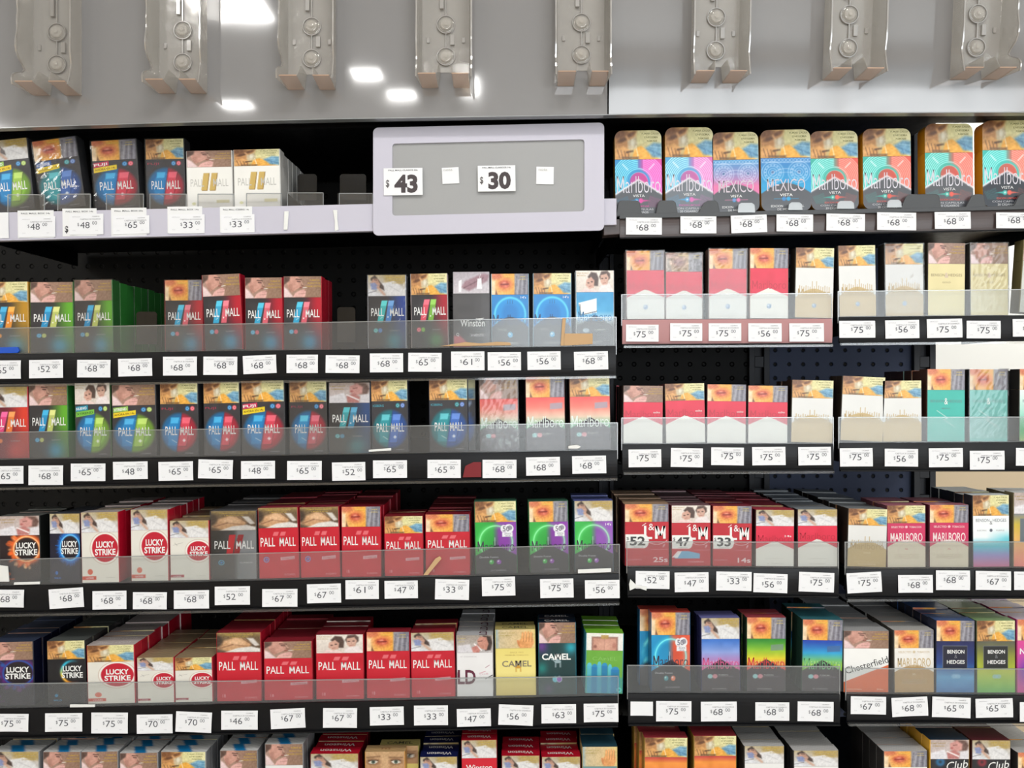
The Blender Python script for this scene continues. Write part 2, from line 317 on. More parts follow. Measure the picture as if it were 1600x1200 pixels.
        c.vgrad([(0, (160, 134, 82)), (.25, (110, 88, 62)), (1, (92, 72, 58))]); PO([(0, 22), (8, 12), (20, 7), (34, 8), (44, 16), (40, 24), (16, 28)], (202, 156, 114), 1, 3.5); PO([(12, 13), (24, 8), (36, 12), (34, 18), (20, 18)], (226, 184, 144), .9, 4)
        L(4, 22, 20, 17, 1.6, (116, 72, 50), .7, 1.8); L(20, 17, 38, 20, 1.2, (140, 92, 66), .6, 1.6); PO([(10, 28), (26, 22), (44, 20), (55, 23), (55, 28)], (226, 220, 214), 1, 2); PO([(38, 8), (46, 8), (54, 18), (48, 20)], (224, 218, 212), .9, 2); L(33, 9, 50, 21, 1.2, (70, 46, 38), .6, 1.6)
        E(2, 12, 5, 8, (52, 40, 34), .8, 4); c.noise(11, 1.7).noise(7, 4); c.text('FUMAR CAUSA ABORTO', 28, 3, 2, (200, 170, 70), 34); c.text('Y MUERTE FETAL', 28, 6.2, 1.7, (200, 170, 70), 24)
    elif k == 'legs':
        c.vgrad([(0, (176, 168, 176)), (1, (206, 200, 206))]); PO([(12, 20), (18, 12), (46, 2), (55, 4), (52, 12), (24, 25)], (152, 116, 126), .9, 3); L(16, 21, 46, 8, 1.4, (96, 66, 76), .6, 1.6)
        PO([(37, 9), (43, 8), (44, 22), (36, 22)], (238, 236, 240)); PO([(8, 12), (13, 10), (12, 26), (8, 26)], (240, 238, 242)); L(40, 8, 42, 3, .6, (230, 226, 230)); c.noise(9, 1.8)
    elif k == 'hand':
        c.hgrad([(0, (150, 176, 186)), (.1, (206, 188, 150)), (.6, (218, 190, 140)), (1, (226, 200, 130))]); PO([(34, 28), (30, 20), (36, 13), (52, 12), (54, 20), (50, 28)], (226, 158, 96), 1, 1.6)
        for i in range(4): L(38+i*4, 4+abs(i-1.5), 37+i*4, 17, 3, (234, 168, 104), .95, .9); L(39.8+i*4, 6, 38.8+i*4, 18, .8, (156, 90, 50), .7, .9)
        L(33, 24, 31, 17, 2.6, (214, 136, 84), .95, 1); c.noise(9, 1.7).noise(6, 4); c.text('FUMAR CAUSA', 16, 5, 2, (176, 156, 70), 22); c.text('ENVEJECIMIENTO', 14, 9, 2, (176, 156, 70), 18)
    elif k == 'bandaged':
        c.vgrad([(0, (160, 148, 136)), (1, (194, 188, 188))]); PO([(40, 0), (52, 2), (55, 12), (52, 24), (44, 25)], (50, 36, 32), .95, 2.5); PO([(31, 9), (36, 2), (46, 3), (49, 14), (46, 24), (36, 21)], (198, 138, 120), 1, 2); L(33, 10, 39, 9, 1.2, (86, 48, 42), .8, 1.2); L(32, 14, 34, 17, 1.4, (160, 92, 80), .8, 1.2); L(27, 14, 38, 24, 2.2, (244, 236, 236), .95, 1)
        PO([(22, 20), (31, 16), (36, 24), (34, 28), (22, 28)], (196, 126, 116), .95, 2); PO([(0, 28), (0, 17), (20, 14), (25, 28)], (214, 210, 214), 1, 2.5); c.noise(10, 1.7).noise(7, 4); c.text('FUMAR', 8, 5, 2.2, (206, 190, 120), 12); c.text('MATA', 8, 10, 2.2, (206, 190, 120), 9)
    elif k == 'chest':
        c.rect(-2, -2, 57, 30, (236, 234, 226)); c.rect(8, 6, 47, 32, (120, 80, 70), 1, 2.5); c.rect(9.5, 7.5, 45.5, 32, (206, 152, 132), 1, 4); E(27, 20, 10, 7, (222, 170, 148), .7, 5); L(27, 9, 27, 28, 1, (176, 120, 104), .6, 2); E(13, 22, 2.6, 2.6, (134, 80, 70), .8, 2); E(42, 20, 3, 4, (170, 104, 90), .6, 2.5)
        c.rect(22, 3, 33, 9, (186, 150, 84), .9, 1); c.noise(8, 1.8)
    elif k == 'eyes':
        c.vgrad([(0, (196, 158, 116)), (1, (184, 138, 98))]); E(27, 18, 6, 15, (210, 172, 130), .7, 5)
        for x, q in ((11, 1), (43, -1)):
            E(x, 15, 9.5, 5, (116, 80, 56), .7, 3, .08*q); PO([(x-7, 15.6+q*.6), (x-2, 12.6), (x+3, 12.8), (x+7, 15.6-q*.6), (x+2, 18), (x-3, 18)], (214, 208, 196), 1, 1); E(x, 15.2, 2.8, 2.8, (92, 112, 98), 1, 1); E(x, 15.2, 1.2, 1.2, (22, 20, 18), 1, .7); L(x-7, 13, x+7, 13, 1, (60, 38, 28), .8, 1); L(x-9, 8.6, x+9, 8-q, 2, (104, 70, 48), .65, 2)
        c.noise(10, 1.7).noise(6, 4)
    return c
# ------------------------------------------------------------------ printed fronts (55 x 70 mm under the lid)
WHT = (240, 240, 238)
def small(c, x, y, w, col, n=1, h=1.5):
    for i in range(n): c.text('CIGARROS CON FILTRO'[:8+(i*5) % 11], x, y+i*2.6, h, col, w)
def two_words(c, y, h, col=WHT, xl=15, xr=40, w=19, bold=.003):
    h *= 1.12; c.text('PALL', xl, y, h, col, w*.94, bold); c.text('MALL', xr, y, h, col, w+1, bold)
def pm_globe(c1, c2, l1, l2, s1=None, s2=None, word=None, wordcol=None):
    c = Cv(PW, BH, (52, 50, 55)); c.noise(5, 9)
    m = np.clip((25.5-np.hypot(c.X-28, c.Y-38))/5+.5, 0, 1)
    left = np.clip(((28+(38-c.Y)*.16)-c.X)/2.5+.5, 0, 1); c.mix(m*left, c1); c.mix(m*(1-left), c2)
    c.glow(28, 38, 22, 3, (20, 20, 26), .22); c.ring(28, 38, 17, .8, (255, 255, 255), .16, 1)
    c.poly([(15, 18), (28, 18), (26, 30), (22, 56), (11, 56)], l1, .55, 1); c.poly([(32, 18), (45, 18), (43, 30), (38, 57), (27, 57)], l2, .6, 1)
    c.poly([(16, 18), (28, 18), (26, 26), (15, 26)], tuple(min(255, v+70) for v in l1), .6, 1.2); c.poly([(33, 18), (45, 18), (43, 26), (32, 26)], tuple(min(255, v+45) for v in l2), .6, 1.2)
    c.line(45, 20, 43, 30, 1, (20, 20, 24), .35, 1); c.line(43, 30, 38, 57, 1, (20, 20, 24), .35, 1); c.line(27, 57, 38, 57, 1, (20, 20, 24), .4, 1)
    c.line(17, 48, 24, 52, .9, WHT, .7); c.ell(35, 49, 1.6, 2.4, (255, 255, 255), .7, 1.2); c.ell(35, 49, 2.6, 1.2, (255, 255, 255), .6, 1)
    two_words(c, 35.5, 11, xl=16.5, xr=39, w=18)
    c.ell(40, 6, 3.2, 3.2, c1, 1, .7); c.ell(47.5, 6, 3.2, 3.2, l2, 1, .7); c.ring(40, 6, 1.6, .6, WHT, .7); c.ring(47.5, 6, 1.6, .6, WHT, .7)
    if s1:
        col, t = s1; c.poly([(1, 3), (20, 1), (20, 7.5), (1, 9.5)], col); c.text(t, 10.5, 5.2, 3.6, WHT, 16, .02, 0, .1)
    if s2:
        col, t, tc = s2; c.poly([(1, 10), (30, 6.5), (30, 13), (1, 17)], col); c.text(t, 15.5, 11.6, 3, tc, 25, .01, 0, .11)
    if word: c.text(word, 11, 6, 3, wordcol, 16)
    small(c, 42, 66, 12, (150, 150, 154)); return c
def pm_split(c2, b1, b2, base=(44, 42, 46), low=(40, 150, 190), dots=True):
    c = Cv(PW, BH, base); c.noise(5, 9); t = np.clip((c.X-24)/28, 0, 1); c.mix(t*t*(3-2*t)*np.clip(1.25-c.Y/75, 0, 1), c2)
    c.glow(38, 60, 0, 13, low, .8); c.glow(18, 20, 0, 12, (90, 88, 92), .35)
    c.poly([(20, 6), (28.5, 6), (21.5, 35), (13, 35)], b1, .95); c.poly([(30, 6), (38.5, 6), (33, 35), (25, 35)], b2, .95)
    c.poly([(20, 6), (28.5, 6), (26.5, 13), (18, 13)], tuple(min(255, v+60) for v in b1), .6, 1); c.poly([(30, 6), (38.5, 6), (36.5, 13), (28.5, 13)], tuple(min(255, v+60) for v in b2), .6, 1)
    c.line(18, 30, 21, 28, .8, WHT, .7); c.ell(29, 28, 1, 1, WHT, .9, .6)
    two_words(c, 21, 10, xl=14, xr=42, w=19)
    if dots: c.ell(11, 46, 3.4, 3, b1, .9, 1); c.ell(17.5, 46, 3, 3, b2, .9, 1); c.ring(11, 46, 1.7, .5, WHT, .6)
    c.text('SUNSET', 38, 46, 1.8, (150, 148, 150), 13); return c
def pm_red(sticker=True, wh=False):
    c = Cv(PW, BH, (196, 22, 44)); c.noise(5, 12)
    for x in (20, 30): c.poly([(x+1.5, 5.5), (x+8.5, 5.5), (x+6.5, 11), (x-.5, 11)], (228, 116, 122), .9)
    two_words(c, 19, 11.5, xl=13, xr=40, w=21)
    if sticker: c.poly([(30, 41), (50, 39.5), (50, 44), (30, 45.5)], (222, 196, 200), .8); c.text('CLASICOS', 40, 42.6, 2.4, (170, 30, 50), 16)
    c.text('20 CIGARROS', 42, 65, 2.6, (224, 140, 148), 15); c.text('18', 9, 62, 5, (226, 140, 150), 4); return c
def pm_red_blue():
    c = pm_red(); c.ring(10, 44, 3.4, 1, (70, 170, 230)); c.ell(10, 44, 1.6, 1.6, (40, 130, 220)); c.texts = [t for t in c.texts if t[0] != '18']; return c
def pm_dark():
    c = Cv(PW, BH, (58, 58, 60)); c.hgrad([(0, (34, 33, 35)), (.5, (60, 60, 62)), (.6, (128, 130, 134)), (1, (140, 142, 146))]); c.noise(5, 10)
    c.poly([(22, 6), (30, 6), (26, 34), (18, 34)], (196, 28, 44)); c.poly([(33, 6), (40, 6), (34, 34), (27, 34)], (150, 20, 36)); two_words(c, 20, 11, xl=14, xr=41, w=20)
    c.ring(12, 46, 3.2, 1, (70, 180, 220)); c.ell(12, 46, 1.6, 1.6, (40, 130, 200)); c.text('CLASICO', 42, 46, 2.2, (216, 216, 216), 15); return c
def pm_white():
    c = Cv(PW, BH, (240, 238, 232)); c.noise(2, 9)
    for x in (19, 29): c.poly([(x+2, 10), (x+9, 10), (x+6, 40), (x-1, 40)], (150, 116, 52)); c.poly([(x+1.3, 10), (x+8, 10), (x+5, 39), (x-1.7, 39)], (204, 172, 96))
    two_words(c, 26, 12, (196, 194, 188), 13, 41, 17, 0); c.ell(8, 62, 2.4, 2.4, (206, 204, 156), .8, 1); c.rect(36, 56, 52, 61, (216, 208, 160), .8); return c
def ls_white(x=35, y=22, r=20.5, mark=True):
    c = Cv(PW, BH, (228, 224, 214)); c.noise(2, 9); c.ell(x, y, r+2.2, r+2.2, (190, 160, 140), 1, .8); c.ell(x, y, r+1.6, r+1.6, (240, 234, 226), 1, .8); c.ell(x, y, r-1, r-1, (192, 20, 48))
    k = r/20.5; c.text('LUCKY', x, y-5.4*k, 8.6*k, WHT, 26*k, .03); c.text('STRIKE', x, y+5.2*k, 8.6*k, WHT, 30*k, .03)
    if mark: c.ell(12, 55, 4, 4, (216, 104, 80)); c.rect(0, 61, 21, 66, (206, 84, 66)); c.text('LUCKIES', 12, 63.5, 2.4, WHT, 11)
    else: c.line(4, 12, 18, 8, .5, (150, 146, 140), .8); c.line(6, 8, 10, 13, .5, (150, 146, 140), .8); c.rect(0, 61, 19, 65.5, (170, 50, 66)); c.text('LUCKIES', 10, 63.3, 2.2, WHT, 11)
    small(c, 42, 63, 13, (190, 186, 178)); return c
def ls_fire(c1, c2, base, ring_r=19, flame=True, arc=False):
    c = Cv(PW, BH, base); c.noise(6, 9); cx, cy = 37, 20
    if arc:
        q = np.hypot(c.X-cx, c.Y-cy); an = np.arctan2(c.Y-cy, c.X-cx); w = np.clip((np.abs(an)-1.0)/1.2, 0, 1)
        hue = np.clip((an % (2*math.pi))/(2*math.pi), 0, 1)
        g = np.stack([np.interp(hue, [.1, .3, .45, .6], [q_[i] for q_ in ((206, 60, 150), (250, 150, 40), (250, 220, 90), (50, 190, 220))]) for i in range(3)], -1)
        m = (np.exp(-((q-17)/2.2)**2)*w)[..., None]; c.a = c.a*(1-m)+g*m
    else:
        c.glow(cx, cy, ring_r, 4.5, c1, .9)
        if flame:
            for i in range(40):
                a = 1.2+RNG.rand()*3.6; r0 = ring_r+RNG.rand()*9; c.ell(cx+math.cos(a)*r0, cy+math.sin(a)*r0, 2+RNG.rand()*3, 1+RNG.rand()*2, c1 if i % 3 else c2, .6, 1.5, a)
        else:
            for i in range(60):
                a = 1.2+RNG.rand()*3.9; c.line(cx+math.cos(a)*(ring_r+1), cy+math.sin(a)*(ring_r+1), cx+math.cos(a)*(ring_r+3+6*RNG.rand()), cy+math.sin(a)*(ring_r+3+6*RNG.rand()), .7, c1, .6)
        c.glow(cx, cy, ring_r-1, 1.1, c2, .95); c.ell(cx, cy, ring_r-3, ring_r-3, (26, 16, 24), .9, 2)
    c.text('LUCKY', cx-1, cy-5.5, 8.4, WHT, 27, .03); c.text('STRIKE', cx-1, cy+4.5, 8.4, WHT, 30, .03); c.ell(12, 56, 2.6, 2.6, c1, .8, 1); c.text('WILD', 14, 63, 2.6, c1, 12); return c
def chevron(c, ya, ys, col, curve=0, al=1):
    yy = ya+(ys-ya)*np.abs(c.X-PW/2)/(PW/2)
    if curve: yy = ya+(ys-ya)*(np.abs(c.X-PW/2)/(PW/2))**1.7
    return c.mix(al*np.clip((c.Y-yy)/.6+.5, 0, 1), col)
def tall_word(c, y, h, col, w=48, t='Marlboro', bold=-.008): c.text(t, PW/2, y-h*.18, h*1.35, col, w, bold); return c
def ma_red(ya=27, ys=39, dot=True, word='', stripe=None):
    c = Cv(PW, BH, (214, 24, 62)); c.vgrad([(0, (222, 30, 66)), (1, (206, 22, 60))]); c.noise(5, 10); tall_word(c, ya-3, 9, (190, 16, 50)); chevron(c, ya, ys, (232, 230, 222))
    if dot: c.ell(27.5, 53, 3.4, 3.4, (120, 150, 186)); c.ell(26.6, 52, 1.4, 1.4, (226, 236, 246), .9, 1)
    else: small(c, 27, 56, 26, (206, 202, 196))
    if word: c.text(word, 46, 17, 3.6, WHT, 9)
    c.text('20 CIGARROS', 27.5, 65, 2, (198, 194, 188), 22); return c
def ma_gold(ya=29, ys=42, dot=True):
    c = Cv(PW, BH, (226, 225, 222)); c.noise(2, 12)
    for i, x in enumerate(np.linspace(6, 49, 15)): c.line(x, 34, x, 19 if i in (6, 8) else 25+(i % 3), .9, (190, 160, 104), .95)
    chevron(c, ya, ys, (200, 174, 122), 1); tall_word(c, 36, 9, (182, 154, 100), 46)
    if dot: c.ell(27.5, 53, 3.2, 3.2, (126, 154, 184)); c.ell(26.6, 52, 1.3, 1.3, (226, 236, 246), .9, 1)
    c.text('GOLD', 27.5, 46, 2.4, (228, 208, 166), 10); c.line(8, 62, 46, 62, .5, (220, 200, 156), .7); c.text('20 CIGARROS', 27.5, 65.5, 2, (226, 208, 170), 24); return c
def ma_neon(cl, cr, badge=False, t14=False, dots=None, dark=(38, 38, 46), word=(60, 50, 70), same=False):
    c = Cv(PW, BH); c.hgrad([(0, cl), (.42, tuple(int(v*.92) for v in cl)), (.58, tuple(int(v*.92) for v in cr)), (1, cr)]); c.noise(6, 12)
    c.glow(27.5, 27, 22, 3.4, tuple(min(255, v+90) for v in cl), .35); c.glow(27.5, 27, 22, 1, tuple(min(255, v+120) for v in cl), .75)
    c.glow(27.5, 28, 0, 16, tuple(int(v*.7) for v in cl), .35) if same else None
    tall_word(c, 34, 11, word, 48); c.line(26, 21, 26, 33, .8, (236, 232, 240), .6); c.line(30, 21, 30, 33, .8, (90, 80, 100), .6)
    chevron(c, 31, 45, dark)
    d = dots or (cl, cr); c.ell(21, 54, 3.2, 3.2, d[0]); c.ell(20.2, 53, 1.2, 1.2, (240, 250, 240), .8, 1)
    if not same: c.ell(31, 54, 3.2, 3.2, d[1]); c.ell(30.2, 53, 1.2, 1.2, (250, 245, 255), .8, 1)
    c.text('Double Fusion', 18, 47, 2.6, (190, 190, 196), 24)
    if badge: c.ell(45, 9, 6.5, 6, (236, 236, 240)); c.ell(38, 9, 4, 5, (236, 236, 240)); c.rect(36, 14, 50, 20, (236, 236, 240)); c.text('50', 41, 9, 7, (130, 126, 140), 9, .02); c.ell(46.5, 8, 3.2, 3.2, (150, 148, 160)); c.text('AÑOS', 43, 16, 2.4, (120, 116, 130), 9); c.text('SERIE', 43, 18.6, 1.6, (120, 116, 130), 7)
    if t14: c.text("14's", 48, 4, 3.4, WHT, 8, .01)
    c.text('20 CIGARROS', 30, 65, 2.2, (140, 140, 146), 20); return c
def ma_grad(stops, icon=((160, 220, 220), (230, 150, 160)), badge=(150, 160, 180), dark=(54, 44, 52), boxes=True, word=None):
    c = Cv(PW, BH); c.vgrad(stops+[(1, stops[-1][1])], 0, 44); c.rect(0, 44, 55, 70, stops[-1][1], 1, .2); c.noise(5, 7)
    if badge: c.poly([(34, 8), (52, 7), (52, 15), (34, 16)], badge, .75)
    for x in np.linspace(4, 51, 12): c.line(x, 38, x, 28+abs(x-27)*.1, .9, (245, 250, 246), .45)
    tall_word(c, 34, 12, word or (226, 236, 228), 50)
    chevron(c, 27, 42, dark); c.ell(12, 50, 3.8, 3, icon[0], .9, 1); c.ell(19, 50, 3.8, 3, icon[1], .9, 1); c.text('FUSION', 31, 48, 2, (190, 190, 190), 13); c.line(22, 50.5, 46, 50.5, .5, (150, 146, 150), .7)
    if boxes:
        for x in (13, 27, 41): c.ring(x, 60, 2.6, .7, (160, 160, 164), .7); c.text('X', x, 60, 2.2, (170, 170, 172), 2)
    c.text('20 CIGARROS', 25, 66.5, 2, (150, 150, 150), 20); return c
def ma_word(cbg, cw, clow, gold=False):
    c = Cv(PW, BH, cbg); c.noise(4, 10)
    c.text('SELECTED', 15, 6, 3.2, cw, 18); c.text('TOBACCOS', 40, 6, 3.2, cw, 17); c.ell(27.5, 6, 2, 2, cw, .8)
    c.text('MARLBORO', 27.5, 22, 14, cw, 45, .01); chevron(c, 26.5, 38, clow, 1); c.glow(27.5, 45, 12, .6, (210, 170, 170), .25)
    c.text('XL', 27.5, 41, 2.6, (200, 70, 80) if not gold else (236, 220, 190), 5); small(c, 27.5, 50, 34, (190, 176, 150), 3, 1.6); return c
def vista(cl, cr, dark=(84, 86, 92)):
    c = Cv(PW, 60.); c.hgrad([(0, cl), (.45, cl), (.62, cr), (1, cr)]); 
    for r in range(12, 34, 2): c.ring(27.5, 26, r, .95, tuple(min(255, v+120) for v in (cl)), .95, .6, x1=27.5 if r > 17 else 44); c.ring(27.5, 26, r, .95, tuple(min(255, v+100) for v in cr), .9, .6, x0=33)
    c.ell(27.5, 24, 10, 10, tuple(int(v*.9) for v in cr), .9, 1); c.ring(27.5, 25, 12.5, 2.4, cl, .9, 1)
    c.line(9, 5, 15, 11, 1.2, (255, 255, 255), .7, 1); c.line(46, 5, 40, 11, 1.2, (255, 255, 255), .7, 1)
    yy = 22+(np.abs(c.X-27.5)/27.5)*16; c.mix(np.clip((c.Y-yy)/.6+.5, 0, 1), dark); c.mix(.9*np.exp(-((c.Y-yy)/1.1)**2), (250, 244, 250))
    for i in range(9): c.line(2+i*1.5, 44-i*.5, 6+i*1.4, 52, .5, cl, .5); c.line(53-i*1.5, 44-i*.5, 49-i*1.4, 52, .5, cr, .5)
    c.text('Marlboro', 27.5, 26.5, 20, (216, 212, 222), 51, -.012); c.text('VISTA', 27.5, 39.5, 3, (236, 236, 236), 14)
    c.poly([(14, 45), (26, 43.5), (26, 46.5)], cl, .9); c.poly([(41, 45), (29, 43.5), (29, 46.5)], cr, .9); c.ell(25, 45, 2.6, 2.6, cl); c.ell(30, 45, 2.6, 2.6, cr); c.ell(25, 45, 1, 1, WHT, .9)
    c.text('EDICION LIMITADA', 27.5, 51, 2, cr, 24); c.text('CON CAPSULAS', 27.5, 54.4, 2, (200, 200, 204), 34); c.text('20 CIGARROS', 27.5, 57.6, 2.4, (220, 220, 222), 22); return c
def mexico(cl, cr, dark=(84, 86, 92)):
    c = Cv(PW, 60.); c.vgrad([(0, cl), (.3, tuple((a+b)//2 for a, b in zip(cl, cr))), (.5, cr), (1, cr)])
    for cx in (13, 42):
        for r in (2, 4.5, 7, 9.5, 12): c.ring(cx, 16, r, .7, (206, 226, 246), .75)
        for i in range(14): c.ell(cx+math.cos(i*.45)*8.2, 16+math.sin(i*.45)*8.2, .7, .7, (230, 236, 250), .7)
        c.ell(cx, 16, 1.6, 1.6, (80, 110, 160), .9)
    for i in range(14): c.ring(2+i*4, 2.5, 1.6, .5, (220, 232, 246), .8)
    c.line(1, 5, 54, 5, .5, (220, 232, 246), .8); c.ring(27.5, 34, 22, .7, (226, 222, 240), .6, y1=26); c.ring(27.5, 36, 20, .7, (226, 222, 240), .5, y1=26)
    chevron(c, 28, 40, dark, 1); c.text('MEXICO', 27.5, 30, 14.5, (206, 196, 206), 42, -.004)
    c.text('VISTA', 27.5, 41.5, 3, WHT, 14, .01); c.ell(25, 46, 2.3, 2.3, cl); c.ell(30, 46, 2.3, 2.3, cr); c.line(14, 46, 41, 46, .7, cr, .7)
    c.text('EDICION', 17, 54, 2.6, (236, 236, 236), 13); c.text('ESPECIAL', 40, 54, 2.6, (236, 236, 236), 14); c.text('DE MEXICO', 27.5, 57.6, 2.4, (226, 226, 226), 20); return c
def winston_dark():
    c = Cv(PW, BH, (78, 76, 78)); c.noise(4, 10); c.text('Winston', 29, 38, 9.5, WHT, 36, .01); c.poly([(32, 27), (35, 32), (45, 33), (44, 35), (36, 35)], WHT); c.poly([(34, 33), (47, 32), (40, 35.5)], WHT)
    c.poly([(0, 55), (10, 55), (28, 70), (0, 70)], (214, 110, 120), .8, 3); c.text('Q', 7, 53, 4, WHT, 4); c.text('XSENSE', 36, 54, 3.6, (206, 204, 206), 20); c.text('20 CIGARROS', 28, 65, 2, (180, 178, 180), 24); return c
def ma_sky():
    c = Cv(PW, BH); c.vgrad([(0, (50, 150, 206)), (.35, (70, 166, 216)), (.5, (190, 220, 236)), (.62, (90, 92, 96)), (1, (90, 92, 96))]); c.noise(6, 8); tall_word(c, 33, 10, (36, 120, 180), 48)
    chevron(c, 29, 46, (66, 68, 72)); c.poly([(3, 14), (30, 8), (30, 27), (8, 30)], (244, 244, 242)); c.line(5, 16, 6, 30, 1.2, (50, 50, 52), .8); c.line(6, 30, 30, 25, 1.2, (50, 50, 52), .7); c.ell(14, 50, 5, 3, (186, 206, 220), .8, 1); c.text('FUSION', 34, 49, 2.2, (196, 196, 196), 14); c.text('20 CIGARROS', 27, 65, 2.2, (170, 170, 170), 22); return c
def ma_bluecircle():
    c = Cv(PW, BH, (22, 128, 200)); c.noise(5, 10); c.ell(27.5, 26, 23, 23, (24, 146, 220), .8, 3); c.glow(27.5, 27, 23, 1.6, (110, 226, 250), .8); c.ell(27.5, 26, 12, 14, (12, 108, 186), .5, 6)
    for x in (24, 27.5, 31): c.line(x, 8, x, 12, .8, (14, 70, 120), .7)
    tall_word(c, 35, 11, (16, 62, 110), 50); chevron(c, 30, 44, (72, 76, 82), 1); c.ell(27.5, 54, 3.8, 3.8, (90, 176, 220)); c.ell(26.6, 53, 1.5, 1.5, (226, 246, 250), .9, 1); c.text('VISTA', 16, 47, 2.4, (196, 196, 196), 12); c.text("14's", 47, 3.6, 3.2, WHT, 8); c.text('20 CIGARROS', 27, 65, 2.4, (190, 190, 190), 24); return c
def bh_plain(base, word, low=None, zig=False, big=False):
    c = Cv(PW, BH, base)
    if low: c.vgrad(low)
    c.noise(3, 12); c.text('BENSON', 15, 15, 3.8, word, 20); c.text('HEDGES', 40, 15, 3.8, word, 20); c.text('&', 27.5, 16, 5.5 if not zig else 7, WHT if zig else (206, 180, 170), 5)
    c.text('GOLD' if not zig else 'MENTHOL', 27.5, 25, 2.2, word, 12)
    if zig: c.line(14, 28, 30, 38, .7, WHT, .9); c.line(30, 38, 24, 40, .7, WHT, .9); c.line(24, 40, 40, 50, .7, WHT, .9)
    return c
def bh_rainbow():
    c = Cv(PW, BH, WHT); c.vgrad([(0, (246, 247, 248)), (.42, (240, 246, 248)), (.6, (90, 196, 214)), (.78, (150, 140, 200)), (1, (206, 110, 150))])
    m = np.clip((c.X-20)/30, 0, 1)*np.exp(-((c.Y-32)/8)**2); c.mix(m*.8, (90, 200, 216)); c.text('BENSON', 15, 6, 4.4, (110, 116, 124), 20); c.text('HEDGES', 40, 6, 4.4, (110, 116, 124), 20); c.text('&', 27.5, 10, 4, (130, 130, 134), 4)
    c.ell(27.5, 20, 2.2, 2.2, (90, 96, 110)); c.text('ELECTRIC', 14, 20, 2, (150, 150, 150), 14); c.text('PURPLE', 41, 20, 2, (150, 150, 150), 12); return c
def bh_box(base, stops):
    c = Cv(PW, BH); c.vgrad(stops); c.noise(6, 10); c.rect(9, 6, 45, 37, (120, 124, 130)); c.rect(9.5, 6.5, 44.5, 36.5, base)
    c.text('BENSON', 28, 14, 5, WHT, 24, .02); c.text('&', 28, 21, 4, (120, 120, 126), 4); c.text('HEDGES', 28, 28, 5, WHT, 25, .02); c.ell(26, 48, 4, 3, (150, 196, 226), .7, 1.2); c.ell(31, 48, 4, 3, (150, 196, 226), .7, 1.2); return c
def chester():
    c = Cv(PW, BH, (242, 241, 238)); c.noise(2, 12); yy = 54-(c.X/PW)*28; c.mix(np.clip((c.Y-yy)/.6+.5, 0, 1), (226, 108, 58)); c.text('Chesterfield', 28, 26, 11, (34, 34, 36), 54, .0, .12, .36); c.text('ORIGINAL', 14, 65, 2.4, (240, 190, 160), 18); c.text('20s', 44, 65, 2.4, (240, 190, 160), 8); return c
def lm(price, count, sticker=False):
    c = Cv(PW, BH, (188, 26, 44)); c.noise(4, 12); c.text('L', 29, 16, 22, WHT, 10, .012); c.line(22, 6, 26, 2.5, 1, WHT); c.text('&', 33, 9, 8.5, WHT, 7, .0); c.text('M', 44, 16, 21, WHT, 13, .012)
    c.ring(40, 20, 16, .8, (240, 220, 224), .9, y0=29); c.line(32, 44, 54, 44, .5, (226, 180, 186), .7); c.ell(49, 38, 1.2, 3, (226, 190, 194), .8, 1, .4)
    c.rect(0, 20, 24, 42, (240, 240, 236)); c.ell(24, 31, 6, 11, (240, 240, 236)); c.text('$', 4, 26, 5, (60, 60, 62), 3); c.text(price, 16, 30, 14, (60, 60, 62), 19, .03); c.text('VENTA', 16, 40, 1.6, (150, 150, 150), 14)
    if sticker: c.poly([(4, 54), (14, 46), (24, 46), (40, 50), (40, 58), (4, 58)], (110, 170, 206)); c.poly([(0, 56), (8, 46), (14, 46), (8, 57)], (240, 240, 240), .9); c.text('CIGARROS', 34, 63, 2.4, (228, 170, 178), 22)
    else: c.text('CIGARROS', 12, 60, 2.4, (214, 130, 140), 18); c.text(count, 44, 60, 8, (232, 200, 204), 18, .02)
    return c
def ld():
    c = Cv(PW, BH, (234, 232, 232)); c.noise(2, 12); c.text('IC CIGARROS', 18, 6, 2, (186, 180, 182), 24)
    c.text('LD', 15, 38, 23, (96, 30, 56), 27, .025); c.rect(0, 31, 3, 42, (96, 30, 56)); c.line(34, 33, 44, 30, .7, (206, 120, 140)); c.line(44, 24, 50, 20, 1, (176, 130, 140)); c.text('CLUB', 41, 34, 3, (214, 170, 180), 13, 0, 0, .12); c.line(44, 42, 55, 36, 1.2, (50, 40, 44)); return c
def camel_shape(c, x, y, s, col):
    c.ell(x, y, 6*s, 2.6*s, col); c.ell(x-1*s, y-2.4*s, 2.2*s, 2.4*s, col); c.line(x-5*s, y, x-9*s, y-3*s, 1.4*s, col); c.ell(x-10*s, y-3.6*s, 2*s, 1*s, col)
    for dx in (-4.5, -3, 3.6, 5): c.line(x+dx*s, y+1*s, x+dx*s*1.05, y+9*s, .9*s, col)
